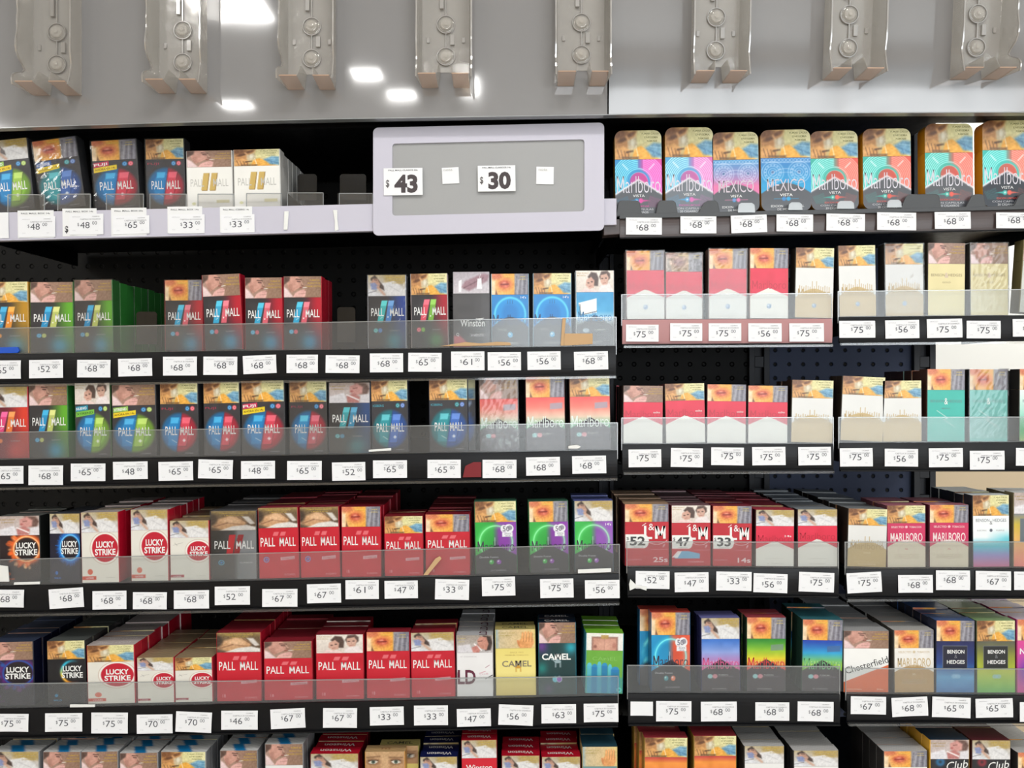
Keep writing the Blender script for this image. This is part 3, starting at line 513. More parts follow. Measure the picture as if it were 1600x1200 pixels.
def camel(kind):
    if kind == 'yellow':
        c = Cv(PW, BH, (236, 218, 122)); c.vgrad([(0, (232, 214, 120)), (.5, (240, 224, 140)), (1, (226, 204, 120))]); c.text('SINCE 1913', 29, 6, 2.2, (196, 170, 90), 18); c.text('PREMIUM TOBACCO', 29, 10, 2, (196, 170, 90), 32); c.text('CAMEL', 29, 22.5, 9, (138, 128, 104), 40, .02); camel_shape(c, 31, 28, .75, (206, 152, 50))
    elif kind == 'dark':
        c = Cv(PW, BH, (14, 56, 58)); c.noise(6, 12); c.glow(4, 4, 0, 9, (120, 50, 150), .8); c.glow(48, 6, 0, 9, (30, 176, 196), .85); c.glow(4, 34, 0, 8, (20, 150, 140), .7); c.text('CAMEL', 26, 18, 8.4, WHT, 42, .03); camel_shape(c, 28, 25, .85, (150, 170, 176)); c.ell(24, 49, 4.2, 4.2, (110, 200, 220)); c.ell(30, 49, 4.2, 4.2, (150, 90, 190)); c.ring(30, 49, 4, .8, (190, 210, 230)); c.glow(14, 62, 0, 7, (110, 60, 120), .5)
    else:
        c = Cv(PW, BH, (106, 170, 58)); c.noise(4, 12); c.text('CAMEL', 28, 13, 6, (130, 190, 90), 36)
        for x, w_, y, k in ((5, 5, 22, 0), (13, 6, 24, 1), (20, 4, 20, 0), (28, 6, 22, 1), (36, 4, 24, 0), (44, 8, 28, 1)): c.ell(x, y+3, w_*.7, 5, (40, 140, 190) if k else (90, 190, 206)); c.rect(x-w_*.8, y+3, x+w_*.8, 70, (30, 120, 180) if k else (80, 180, 204), .9, 1.5)
        c.rect(0, 44, 55, 70, (50, 150, 190), .6, 3); c.glow(50, 64, 3, 1, (110, 220, 220), .8)
    return c
def silver(): return Cv(PW, BH, (232, 232, 230)).text('Delicados', 27, 12, 6, (60, 90, 150), 40)
def orange_red():
    c = Cv(PW, BH); c.vgrad([(0, (196, 60, 60)), (.12, (240, 150, 60)), (1, (226, 60, 60))]); c.noise(8, 7); chevron(c, 30, 45, (44, 38, 44)); return c
def script_dark(col):
    c = Cv(PW, BH, (28, 28, 34)); c.noise(8, 6); c.text('Club', 38, 8, 12, WHT, 30, .0, .3, .15); c.glow(14, 4, 4, 3, col, .6); return c
def win_red(col=(206, 20, 44)): return Cv(PW, BH, col).text('Winston', 27, 14, 9, WHT, 40, .01)
LIME, BLU, RED_, TEAL = (128, 180, 52), (18, 120, 186), (196, 34, 60), (40, 150, 158)
YEL = ((236, 206, 40), 'AHORA EN 14s', (120, 90, 10))
ART = {   # name: (canvas, top colour, side colour, lettering on the top)
 'glime_y': (lambda: pm_globe(BLU, LIME, (40, 140, 200), (176, 206, 96), ((150, 200, 90), 'XTREND'), YEL), (60, 60, 64), (56, 56, 60), None),
 'gteal_y': (lambda: pm_globe(TEAL, (40, 86, 166), (60, 160, 170), (80, 120, 190), ((30, 90, 170), 'ICEBERG'), YEL), (60, 60, 64), (56, 56, 60), None),
 'gred_y': (lambda: pm_globe(BLU, RED_, (30, 140, 200), (226, 80, 100), ((206, 50, 90), 'FUJI'), YEL), (60, 60, 64), (56, 56, 60), None),
 'gred': (lambda: pm_globe(BLU, RED_, (30, 140, 200), (226, 80, 100), None, None, 'FUJI', (170, 50, 80)), (50, 50, 54), (56, 56, 60), None),
 'gred2': (lambda: pm_globe(BLU, RED_, (60, 170, 220), (226, 100, 120), None, None, 'FUJI', (150, 40, 76)), (50, 50, 54), (56, 56, 60), None),
 'glime_n': (lambda: pm_globe(BLU, LIME, (40, 140, 200), (176, 206, 96), ((30, 150, 180), 'NUEVO'), ((120, 190, 70), 'XTREND', (40, 80, 30))), (50, 50, 54), (50, 90, 40), None),
 'gteal': (lambda: pm_globe((20, 130, 140), (30, 84, 170), (60, 160, 170), (80, 120, 200), None, None, 'ICEBERG', (70, 170, 190)), (40, 50, 60), (40, 44, 60), None),
 's_gold': (lambda: pm_split((190, 140, 30), (40, 150, 200), (240, 150, 50)), (190, 140, 50), (190, 140, 50), None),
 's_lime': (lambda: pm_split((96, 170, 40), (30, 150, 206), (196, 206, 110)), (60, 70, 60), (44, 118, 48), None),
 's_red': (lambda: pm_split((186, 20, 44), (50, 170, 214), (226, 100, 116)), (110, 24, 34), (170, 16, 40), None),
 's_blue': (lambda: pm_split((14, 60, 150), (60, 190, 190), (80, 140, 210), low=(40, 140, 150)), (40, 46, 60), (190, 196, 206), None),
 's_redgreen': (lambda: pm_split((170, 24, 44), (226, 80, 100), (120, 180, 60), low=(60, 130, 70)), (90, 30, 34), (196, 180, 180), None),
 's_pink': (lambda: pm_split((220, 60, 40), (230, 70, 130), (240, 130, 60), low=(200, 60, 60), base=(110, 20, 40)), (120, 24, 34), (190, 30, 50), None),
 's_teal': (lambda: pm_split((20, 70, 130), (50, 170, 180), (60, 150, 190), low=(30, 130, 140)), (140, 140, 146), (60, 70, 90), None),
 'pred': (pm_red, (150, 40, 52), (170, 16, 40), None), 'predb': (pm_red_blue, (170, 60, 76), (176, 24, 46), None),
 'pdark': (pm_dark, (120, 118, 120), (70, 70, 72), None), 'pwhite': (pm_white, (214, 212, 206), (214, 212, 208), None),
 'ls': (ls_white, (214, 200, 196), (182, 16, 44), 'LUCKY STRIKE'), 'ls_s': (lambda: ls_white(40, 22, 17, False), (164, 142, 112), (190, 40, 60), None),
 'ls_fire': (lambda: ls_fire((250, 110, 40), (255, 206, 150), (34, 20, 26)), (110, 112, 108), (24, 26, 24), None),
 'ls_blue': (lambda: ls_fire((20, 120, 220), (120, 206, 250), (20, 22, 46), 19, False), (70, 74, 84), (20, 22, 34), None),
 'ls_purple': (lambda: ls_fire((90, 30, 110), (30, 90, 170), (26, 22, 40), 20), (56, 66, 90), (14, 16, 40), None),
 'ls_arc': (lambda: ls_fire((40, 150, 200), (255, 220, 90), (22, 22, 28), arc=True), (90, 94, 92), (20, 22, 24), None),
 'mred_dot': (ma_red, (190, 180, 176), (150, 120, 110), None), 'mred': (lambda: ma_red(24, 39, False, 'ocho'), (196, 60, 80), (60, 44, 40), None), 'mred14': (lambda: ma_red(26, 40, False, '14s'), (196, 60, 80), (70, 30, 36), None),
 'mred_hi': (lambda: ma_red(22, 38, False), (150, 156, 162), (60, 40, 44), None),
 'mgold': (ma_gold, (180, 178, 172), (48, 44, 40), None), 'mgold2': (lambda: ma_gold(27, 40, False), (150, 154, 156), (50, 40, 34), None),
 'purple': (lambda: ma_neon((44, 176, 66), (140, 60, 170), True), (70, 120, 96), (50, 110, 70), None),
 'purple14': (lambda: ma_neon((54, 186, 76), (150, 84, 186), False, True), (110, 120, 190), (60, 90, 110), None),
 'orange': (lambda: ma_neon((20, 150, 206), (230, 90, 60), True, dots=((60, 150, 160), (236, 130, 90))), (190, 70, 60), (20, 80, 120), None),
 'coral': (lambda: ma_grad([(0, (236, 84, 80)), (.28, (240, 120, 106)), (.6, (226, 200, 176)), (1, (50, 170, 120))]), (180, 150, 140), (70, 40, 40), None),
 'pinkblue': (lambda: ma_grad([(0, (50, 110, 200)), (.4, (140, 160, 220)), (1, (226, 90, 150))], badge=None, boxes=False, word=(214, 90, 140)), (120, 120, 180), (60, 60, 110), None),
 'lime': (lambda: ma_grad([(0, (30, 130, 40)), (.35, (140, 190, 40)), (.6, (226, 206, 40)), (1, (220, 40, 80))], badge=(120, 140, 140), boxes=False, word=(214, 60, 60)), (170, 70, 80), (40, 60, 40), None),
 'bluegreen': (lambda: ma_grad([(0, (20, 60, 170)), (.4, (40, 160, 210)), (.75, (150, 200, 70)), (1, (130, 190, 60))], badge=(70, 100, 150), boxes=False, word=(110, 180, 120)), (60, 120, 130), (40, 70, 60), None),
 'bcircle': (ma_bluecircle, (60, 130, 180), (160, 190, 206), None), 'sky': (ma_sky, (220, 220, 220), (210, 214, 216), None), 'windark': (winston_dark, (190, 188, 190), (90, 88, 92), None),
 'bcream': (lambda: bh_plain((226, 212, 156), (150, 130, 90)), (220, 210, 180), (60, 54, 44), None), 'bgrey': (lambda: bh_plain((206, 208, 200), (120, 116, 110)), (206, 206, 200), (120, 110, 70), None),
 'bteal': (lambda: bh_plain((40, 180, 165), (90, 130, 130), zig=True), (150, 190, 186), (70, 44, 36), None), 'bmint': (lambda: bh_plain((110, 196, 188), (110, 150, 150), zig=True), (170, 200, 196), (24, 28, 30), None),
 'bgreen': (lambda: bh_plain((236, 240, 238), (120, 150, 150), low=[(0, (236, 240, 240)), (.5, (160, 220, 200)), (.8, (70, 180, 110)), (1, (170, 200, 120))]), (180, 160, 150), (30, 26, 24), None),
 'brain': (bh_rainbow, (206, 214, 220), (34, 38, 46), None),
 'bnavy': (lambda: bh_box((22, 24, 48), [(0, (24, 30, 84)), (.4, (30, 60, 130)), (.7, (90, 160, 206)), (1, (60, 120, 180))]), (50, 90, 150), (30, 34, 60), None),
 'bolive': (lambda: bh_box((34, 36, 38), [(0, (90, 90, 80)), (.3, (140, 146, 50)), (.6, (186, 200, 60)), (1, (110, 186, 90))]), (140, 176, 120), (70, 80, 60), None),
 'bgold': (lambda: bh_box((100, 110, 116), [(0, (130, 134, 140)), (.2, (206, 180, 60)), (.6, (240, 176, 110)), (1, (240, 130, 120))]), (200, 206, 206), (120, 110, 80), None),
 'bpink': (lambda: Cv(PW, BH, (220, 70, 150)).glow(20, 40, 0, 20, (90, 60, 190), .9).text('NUEVO', 22, 14, 8, WHT, 36, .02), (196, 170, 196), (180, 60, 120), None),
 'mpink': (lambda: ma_word((204, 42, 92), (246, 226, 226), (222, 212, 190)), (196, 120, 136), (90, 30, 46), None), 'mbeige': (lambda: ma_word((238, 234, 228), (206, 184, 146), (190, 156, 108), True), (206, 204, 200), (90, 86, 80), None),
 'chester': (chester, (190, 190, 190), (70, 70, 72), None), 'lm52': (lambda: lm('52', '25s'), (196, 160, 130), (90, 20, 30), None), 'lm47': (lambda: lm('47', '20s', True), (150, 110, 116), (110, 20, 34), None), 'lm33': (lambda: lm('33', '14s'), (150, 60, 74), (120, 24, 38), None),
 'ld': (ld, (206, 206, 208), (206, 204, 206), 'LD'), 'cyellow': (lambda: camel('yellow'), (196, 180, 110), (206, 190, 110), 'CAMEL'), 'cdark': (lambda: camel('dark'), (20, 34, 50), (30, 110, 130), 'CAMEL'), 'cgreen': (lambda: camel('green'), (130, 196, 60), (80, 170, 190), None),
 'silver': (silver, (222, 222, 220), (140, 140, 142), 'stripe'), 'wred': (win_red, (190, 20, 44), (120, 16, 30), 'Winston'), 'wnavy': (lambda: win_red((24, 30, 84)), (22, 28, 78), (40, 40, 60), 'Winston'), 'ctan': (lambda: Cv(PW, BH, (196, 160, 116)), (196, 160, 112), (200, 140, 60), 'camelmark'),
 'cteal': (lambda: Cv(PW, BH, (110, 150, 150)), (40, 76, 90), (200, 180, 120), None), 'ored': (orange_red, (176, 60, 70), (150, 120, 50), None), 'wht': (lambda: Cv(PW, BH, (236, 234, 232)), (206, 204, 202), (60, 58, 58), None),
 'cl_blue': (lambda: script_dark((40, 150, 220)), (26, 50, 70), (226, 170, 50), None), 'cl_red': (lambda: script_dark((200, 40, 60)), (96, 30, 44), (60, 20, 26), None),
 'v_pink': (lambda: vista((40, 140, 200), (220, 70, 160)), (196, 150, 60), (196, 150, 60), None), 'v_pink2': (lambda: vista((80, 160, 210), (214, 110, 180), (110, 116, 124)), (196, 150, 60), (196, 150, 60), None),
 'v_coral': (lambda: vista((60, 176, 160), (226, 90, 76)), (196, 150, 60), (206, 150, 40), None), 'v_coral2': (lambda: vista((50, 186, 176), (230, 96, 80), (36, 44, 56)), (196, 150, 60), (206, 150, 40), None),
 'x_pink': (lambda: mexico((70, 150, 206), (226, 120, 170)), (196, 150, 60), (190, 146, 70), None), 'x_blue': (lambda: mexico((60, 130, 196), (40, 160, 214)), (196, 150, 60), (200, 150, 60), None),
}
_CV = {}
def art(k):
    if k not in _CV: _CV[k] = ART[k][0]()
    return _CV[k]
def wcv(k):
    if 'w:'+k not in _CV: _CV['w:'+k] = warn(k)
    return _CV['w:'+k]
# ------------------------------------------------------------------ the shop room
def struct(name, mb, mat): return tag(mb.build(name, mat), kind='structure')
M_wall = plain('white_painted_wall', (232, 231, 226), .8, bump=(12, .05, .002))
M_dado = plain('beige_painted_wall', (206, 186, 156), .7)
M_floor = plain('pale_floor_tile', (170, 166, 158), .35)
M_ceil = plain('ceiling_board', (205, 205, 203), .9)
M_frame = plain('window_aluminium', (120, 122, 124), .4, metal=.5)
M_glow, _nt, _b, _o = newmat('fluorescent_diffuser')
_b.inputs['Emission Color'].default_value = (1, .985, .96, 1); _b.inputs['Emission Strength'].default_value = 14
M_glass = clearmat('window_glass', (245, 250, 250), .02, .04, .02)
struct('floor', MB().box(-3.6, 3.8, -4.5, 1.25, -.05, 0), M_floor)
struct('ceiling', MB().box(-3.6, 3.8, -4.5, 1.25, CEIL, CEIL+.05), M_ceil)
struct('wall_back', MB().box(-3.6, 3.8, 1.25, 1.35, 1.30, CEIL), M_wall)
struct('wall_back_lower', MB().box(-3.6, 3.8, 1.24, 1.35, 0, 1.298), M_dado)
struct('wall_left', MB().box(-3.7, -3.6, -4.5, 1.25, 0, CEIL), M_wall)
struct('wall_right', MB().box(3.8, 3.9, -4.5, 1.25, 0, CEIL), M_wall)
struct('wall_front', MB().box(-3.6, -.3, -4.6, -4.5, 0, CEIL).box(3.4, 3.8, -4.6, -4.5, 0, CEIL).box(-.3, 3.4, -4.6, -4.5, 0, .85).box(-.3, 3.4, -4.6, -4.5, 2.8, CEIL), M_dado)
w = struct('window_1', MB().box(-.3, 3.4, -4.56, -4.55, .85, 2.8), M_glass)
fr = MB()
for x in (-.3, .93, 2.16, 3.36): fr.box(x, x+.05, -4.58, -4.5, .85, 2.8)
for z in (.85, 2.2, 2.76): fr.box(-.3, 3.4, -4.575, -4.505, z, z+.04)
fr.build('window_frame', M_frame, w)
for i, (lx, ly, sx, sy) in enumerate(LAMPS):
    t = empty('ceiling_or_fill_light', (lx, ly, CEIL)); tag(t, ['ceiling light reflected in the grey header', 'added fill light in the ceiling over the far left aisle', 'wide added fill light in the ceiling above the shelf front', 'long added fill light along the left wall', 'long added fill light along the right wall', 'added light behind the shelving that brightens the white wall', 'tiny square downlight nearest the centre of the ceiling', 'tiny square downlight furthest from the shelves', 'narrow strip downlight in front of the card board', 'tiny square downlight towards the left aisle'][i], 'ceiling light')
    MB().box(-sx/2-.02, sx/2+.02, -sy/2-.02, sy/2+.02, -.03, -.0005).build('housing', M_frame, t)
    MB().box(-sx/2, sx/2, -sy/2, sy/2, -.034, -.0305).build('diffuser', M_glow, t)
# ------------------------------------------------------------------ gondola back: perforated steel panels and slotted uprights
def pegmat(name, col, hole):
    m, nt, b, out = newmat(name); b.inputs['Roughness'].default_value = .5; b.inputs['Specular IOR Level'].default_value = .2
    tc = nt.nodes.new('ShaderNodeTexCoord'); sp = nt.nodes.new('ShaderNodeSeparateXYZ'); nt.links.new(tc.outputs['Object'], sp.inputs[0])
    def mth(op, a, bb=None):
        n = nt.nodes.new('ShaderNodeMath'); n.operation = op
        for i, q in enumerate((a, bb)):
            if q is None: continue
            if isinstance(q, (int, float)): n.inputs[i].default_value = q
            else: nt.links.new(q, n.inputs[i])
        return n.outputs[0]
    def cell(o): return mth('SUBTRACT', mth('FRACT', mth('ADD', mth('DIVIDE', o, .0254), 40.0)), .5)
    r2 = mth('ADD', mth('POWER', mth('ABSOLUTE', cell(sp.outputs[0])), 2.0), mth('POWER', mth('ABSOLUTE', cell(sp.outputs[2])), 2.0))
    inside = mth('LESS_THAN', r2, .015)
    mx = nt.nodes.new('ShaderNodeMix'); mx.data_type = 'RGBA'; nt.links.new(inside, mx.inputs[0])
    mx.inputs[6].default_value = (*lin(col), 1); mx.inputs[7].default_value = (*lin(hole), 1); nt.links.new(mx.outputs[2], b.inputs['Base Color'])
    bp = nt.nodes.new('ShaderNodeBump'); bp.inputs['Strength'].default_value = .9; bp.inputs['Distance'].default_value = .003
    ed = nt.nodes.new('ShaderNodeMapRange'); ed.inputs[1].default_value = .009; ed.inputs[2].default_value = .03; nt.links.new(r2, ed.inputs[0])
    nt.links.new(ed.outputs[0], bp.inputs['Height']); nt.links.new(bp.outputs['Normal'], b.inputs['Normal']); return m
M_peg = pegmat('perforated_black_steel', (5, 5, 6), (1, 1, 1)); M_peg_lit = pegmat('perforated_lit_steel', (78, 88, 116), (10, 11, 14))  # second copy is lighter and bluer: the gap's light put into its colour
YB = .335
def bx(px): return P(px, 600, YB).x
for i, (a, b_, m_, lab) in enumerate(((-420, 935, M_peg, 'wide black perforated back panel behind the left shelves'), (958, 1168, M_peg, 'narrow black perforated panel beside the middle upright'), (1200, 1424, M_peg_lit, 'perforated panel painted bluish as lit from the bright gap'))):
    p = empty('pegboard_panel', (bx(a), YB, 0)); tag(p, lab, 'pegboard', 'perforated back panels')
    MB().box(0, bx(b_)-bx(a), 0, .004, .15, 2.35).build('panel', m_, p)
for i, (a, b_, lab) in enumerate(((935, 958, 'black slotted upright between the left and right shelves'), (1168, 1200, 'black slotted upright between the two right-hand panels'), (1424, 1458, 'slotted upright at the edge of the bright gap'))):
    u = empty('slotted_upright', ((bx(a)+bx(b_))/2, YB-.01, 0)); tag(u, lab, 'upright', 'slotted shelf uprights'); w_ = (bx(b_)-bx(a))/2
    mb = MB().box(-w_, -w_*.45, 0, .03, 0, 2.4).box(w_*.45, w_, 0, .03, 0, 2.4).box(-w_*.45, w_*.45, .012, .03, 0, 2.4)
    for k in range(48): mb.box(-w_*.45, w_*.45, .001, .012, .03+k*.05, .05+k*.05)
    bevel(mb.build('channel', M_steel, u), .0008)
# ------------------------------------------------------------------ header panel and the plastic holders on it
HY = -.035
hp = empty('header_panel', P(800, 180, HY)); tag(hp, 'long glossy grey header panel above the shelves', 'header panel')
o0 = hp.location
M_head = plain('glossy_grey_sheet', (134, 132, 132), .07, bump=(3.2, .16, .006)); M_head.node_tree.nodes['Principled BSDF'].inputs['Coat Weight'].default_value = 1; M_head.node_tree.nodes['Principled BSDF'].inputs['Coat Roughness'].default_value = .04
M_head.node_tree.nodes['Principled BSDF'].inputs['Specular IOR Level'].default_value = .9
bot = [(-120, 203), (0, 199.5), (270, 191), (540, 185), (1070, 177), (1600, 175), (1720, 175)]
def headpts(dy=0): return [(a, b_+dy) for a, b_ in bot]+[(1720, -420), (-120, -420)]
TILT = math.radians(5.0); ZB = P(800, 177, HY).z
def hy(px, z): return HY-(max(0, z-ZB)*math.tan(TILT)+.0008 if px > 950 else 0)
for lo, hi in ((-120, 949), (951, 1720)):
    mb = MB(); xs = [lo]+[a for a, _ in bot if lo < a < hi]+[hi]; V = []
    for yy in (0, .010):
        for px in xs:
            by = float(np.interp(px, [a for a, _ in bot], [b_ for _, b_ in bot])); q1, q2 = P(px, by, HY), P(px, -420, HY)
            V += [(q1.x-o0.x, hy(hi, q1.z)-HY+yy, q1.z-o0.z), (q2.x-o0.x, hy(hi, q2.z)-HY+yy, q2.z-o0.z)]
    m_ = len(xs)*2; F = []
    for i in range(len(xs)-1): a = i*2; F += [(a, a+2, a+3, a+1), (m_+a, m_+a+1, m_+a+3, m_+a+2), (a, m_+a, m_+a+2, a+2), (a+1, a+3, m_+a+3, m_+a+1)]
    F += [(0, 1, m_+1, m_), (m_-2, 2*m_-2, 2*m_-1, m_-1)]
    mb.raw(V, F).build('face_sheet', M_head, hp)
mb = MB(); pp = [(P(a, b_, HY).x-o0.x, P(a, b_, HY).z-o0.z) for a, b_ in bot]
for (xa, za), (xb, zb) in zip(pp[:-1], pp[1:]): mb.prism([(xa, za-.0012), (xb, zb-.0012), (xb, zb), (xa, za)], -.0012, .0125)
mb.build('bottom_edge', M_edge, hp)
mb = MB(); mb.prism([(pp[0][0], .0), (pp[-1][0], .006), (pp[-1][0], .35), (pp[0][0], .35)], .014, .05); mb.build('canopy_box', M_black, hp)
xr = P(1450, 0, .05).x; mb = MB(); mb.prism([(pp[0][0], -.010), (xr, .012), (xr, .045), (pp[0][0], .03)], .051, .35); mb.build('canopy_underside', M_black, hp)
def holder(cx, foot, lab):
    s = K0*(D+HY)/D; c0 = P(cx, foot, HY); t = empty('plastic_holder', (c0.x, hy(cx, c0.z)-.0006, c0.z)); t.rotation_euler = (TILT if cx > 950 else 0, 0, 0); tag(t, lab, 'plastic holder', 'clear plastic holders on the header panel')
    W2 = 37*s; top = .25; nW = 12*s; nT = 9*s; nH = 24*s
    def wave(z):
        z = z/s
        f = 42+(-20*math.exp(-((z-32)/11)**2))-9/(1+math.exp(-(z-30)/5))-5*math.exp(-((z-118)/12)**2)+2*math.sin(z*.12)
        return f*.001
    zs = np.linspace(0, top, 60)
    am = {-1: 1. if cx < 600 else .15, 1: 1. if cx > 1400 else .15}
    def wv(z, sg): return wave(0)*.86*(1-am[sg])*(1 if z > .012 else 1+.16*(1-z/.012)) + wave(z)*am[sg]
    # back plate with notch
    bp = MB(); bp.prism([(-W2, 0), (-nW, 0), (-nT, nH), (nT, nH), (nW, 0), (W2, 0), (W2, top), (-W2, top)], -.0009, 0, None)
    # n-gon with a notch: split into convex pieces instead
    bp = MB(); bp.prism([(-W2, nH), (W2, nH), (W2, top), (-W2, top)], -.0009, 0); bp.prism([(-W2, 0), (-nW, 0), (-nT, nH), (-W2, nH)], -.0009, 0); bp.prism([(nW, 0), (W2, 0), (W2, nH), (nT, nH)], -.0009, 0)
    bp.build('back_plate', M_blister, t)
    for sg in (-1, 1):
        G = np.zeros((60, 5, 3))
        for j, z in enumerate(zs):
            for i in range(5):
                f = i/4; G[j, i] = (sg*(W2+.004*f), -.001-wv(z, sg)*f, z)
        wl = MB().grid(G, s_ := (230, 230, 230)); o = wl.build('side_wall', M_blister, t); sm = o.modifiers.new('solid', 'SOLIDIFY'); sm.thickness = .0007
        # rim tube in paler plastic, painting in the wall's edge highlight
        rm = MB(); r = .0009; ring = []
        for j, z in enumerate(zs):
            x_, y_ = sg*(W2+.004), -.001-wv(z, sg)
            ring += [(x_-r, y_-r, z), (x_+r, y_-r, z), (x_+r, y_+r, z), (x_-r, y_+r, z)]
        fs = [(j*4+k, j*4+(k+1) % 4, j*4+4+(k+1) % 4, j*4+4+k) for j in range(59) for k in range(4)]
        rm.raw(ring, fs+[(0, 1, 2, 3), (239, 238, 237, 236)]).build('rim', M_blisteredge, o)
        # foot: bottom wall sloping forward, notch side
        d = wave(0)
        ft = MB(); a, b_ = sorted((sg*W2, sg*nW)); ft.raw([(a, -.001, 0), (b_, -.001, 0), (b_, -d, .004), (a-.002 if sg < 0 else a, -d, .004), (a, -.001, .0012), (b_, -.001, .0012), (b_, -d, .0052), (a, -d, .0052)], [(0, 3, 2, 1), (4, 5, 6, 7), (3, 7, 6, 2), (0, 1, 5, 4), (1, 2, 6, 5), (0, 4, 7, 3)])
        ft.build('foot', M_peach, t)
        nt_ = MB(); x0, x1 = sg*nW, sg*nT; nt_.raw([(x0, -.001, 0), (x0, -d, .004), (x1, -d*.8, nH), (x1, -.001, nH)], [(0, 1, 2, 3)]); o = nt_.build('notch_wall', M_blister, t); o.modifiers.new('solid', 'SOLIDIFY').thickness = .001
    for dz in (48, 98, 178):
        b_ = MB(); zz = dz*s; b_.disc((0, zz), .0118, -.0035, -.001, 32, r2=.0105); b_.disc((0, zz), .0088, -.0062, -.0036, 28, r2=.0074); b_.disc((0, zz), .003, -.0078, -.0063, 14); bevel(b_.build('boss', M_blister, t), .0006)
        rg = MB(); n = 40; R = []
        for i in range(n):
            an = 2*math.pi*i/n
            for rr, yy in ((.0112, -.0036), (.0124, -.0036), (.0124, -.001), (.0112, -.001)): R.append((rr*math.cos(an), yy, zz+rr*math.sin(an)))
        rg.raw(R, [(i*4+k, i*4+(k+1) % 4, ((i+1) % n)*4+(k+1) % 4, ((i+1) % n)*4+k) for i in range(n) for k in range(4)]); rg.build('boss_ring', M_blisteredge, t)
    for za, zb_ in ((62*s, 84*s), (112*s, 160*s)): MB().box(-.0007, .0007, -.0035, -.001, za, zb_).build('centre_rib', M_blisteredge, t)
    MB().box(.006, .0115, -.004, -.001, 66*s, 82*s).build('clip', M_blisteredge, t)
    for x in (-.026, .022): MB().box(x, x+.0038, -.0025, -.001, 70*s, 78*s).build('slot', M_blisteredge, t)
    MB().box(-.008, -.003, -.005, -.001, 122*s, 150*s).build('slot', M_blisteredge, t)
for cx, ft, lab in ((91, 150, 'first clear plastic holder at far left of grey header'), (287, 147, 'clear plastic holder left of the bright lamp reflection'), (488, 141, 'clear plastic holder right of the bright lamp reflection'), (697, 138, 'clear plastic holder above the $43 card board'), (908, 135, 'clear plastic holder above the right end of the card board'), (1115, 132, 'clear plastic holder above the blue-and-pink tins'), (1320, 128, 'clear plastic holder above the teal-and-coral tins'), (1518, 127, 'last clear plastic holder at far right of header')):
    holder(cx, ft, lab)
# ------------------------------------------------------------------ shelves
SHELF = {  # name: bay range in px, fence top, fence bottom (= tray floor) and rail bottom at both ends, words
 'L1': dict(x=(-70, 962), fb=(333, 311), lb=(376, 351), ph='top left shelf', lab='top left shelf with lavender grey price rail', rail=M_grey, ft=None),
 'L2': dict(x=(-70, 962), ft=(513.5, 496), fb=(553, 540), lb=(598, 585), ph='second left shelf', lab='second left black shelf holding split-colour packs', rail=M_rail),
 'L3': dict(x=(-70, 964), ft=(676, 661), fb=(718, 703), lb=(759, 744), ph='third left shelf', lab='third left black shelf holding globe-printed packs', rail=M_rail),
 'L4': dict(x=(-70, 967), ft=(875, 851), fb=(914.5, 895), lb=(956, 938), ph='fourth left shelf', lab='fourth left black shelf holding red and white packs', rail=M_rail),
 'L5': dict(x=(-70, 965), ft=(1069, 1057), fb=(1106, 1086), lb=(1150, 1132), ph='fifth left shelf', lab='fifth left black shelf with yellow and green packs at right', rail=M_rail),
 'L6': dict(x=(-70, 965), ft=(1246, 1236), fb=(1286, 1276), lb=(1330, 1320), ph='lowest left shelf', lab='lowest left black shelf, cut off by the frame bottom', rail=M_rail),
 'R1': dict(x=(968, 1700), ft=None, fb=(337, 321), lb=(372, 357), ph='top right shelf', lab='top right dark shelf holding round-cornered tins', rail=M_brownrail),
 'R2A': dict(x=(972, 1299), ft=(461, 459), fb=(499, 497), lb=(538, 536), ph='second right shelf', lab='right-hand tray with dusty pink price rail', rail=M_pink),
 'R2B': dict(x=(1310, 1700), ft=(456, 452), fb=(495, 491), lb=(534, 530), ph='second right shelf', lab='black tray holding the cream packs at right', rail=M_rail),
 'R3A': dict(x=(972, 1301), ft=(653.5, 652.5), fb=(693.5, 693), lb=(735, 733), ph='third right shelf', lab='black tray holding four red-and-white packs and one gold', rail=M_rail),
 'R3B': dict(x=(1311, 1700), ft=(652.5, 652), fb=(691.5, 690), lb=(734, 734), ph='third right shelf', lab='black tray holding the teal packs at right', rail=M_rail),
 'R4A': dict(x=(980, 1309), ft=(847, 847.5), fb=(885.5, 887), lb=(930, 930), ph='fourth right shelf', lab='black tray holding three red packs with big price stickers', rail=M_rail),
 'R4B': dict(x=(1321, 1700), ft=(847.5, 847), fb=(888, 887), lb=(932, 932), ph='fourth right shelf', lab='black tray holding two raspberry packs', rail=M_rail),
 'R5A': dict(x=(981, 1311), ft=(1040, 1042), fb=(1082, 1083), lb=(1130, 1130), ph='fifth right shelf', lab='black tray holding four rainbow-coloured packs', rail=M_rail),
 'R5B': dict(x=(1322, 1700), ft=(1045, 1046), fb=(1084, 1085), lb=(1126, 1126), ph='fifth right shelf', lab='black tray holding the white-and-orange pack', rail=M_rail),
 'R6A': dict(x=(985, 1315), ft=(1226, 1226), fb=(1262, 1262), lb=(1305, 1305), ph='lowest right shelf', lab='lowest right tray under the rainbow packs', rail=M_rail),
 'R6B': dict(x=(1330, 1700), ft=(1226, 1226), fb=(1264, 1264), lb=(1305, 1305), ph='lowest right shelf', lab='lowest right tray at the far right corner', rail=M_rail),
}
def ln(S, k, px):
    a, b_ = S[k]
    x0, x1 = S.get('ref', S['x'] if S['x'][0] > 0 else (0, S['x'][1]))
    return a+(b_-a)*(px-x0)/(x1-x0)
RAILY = -.004
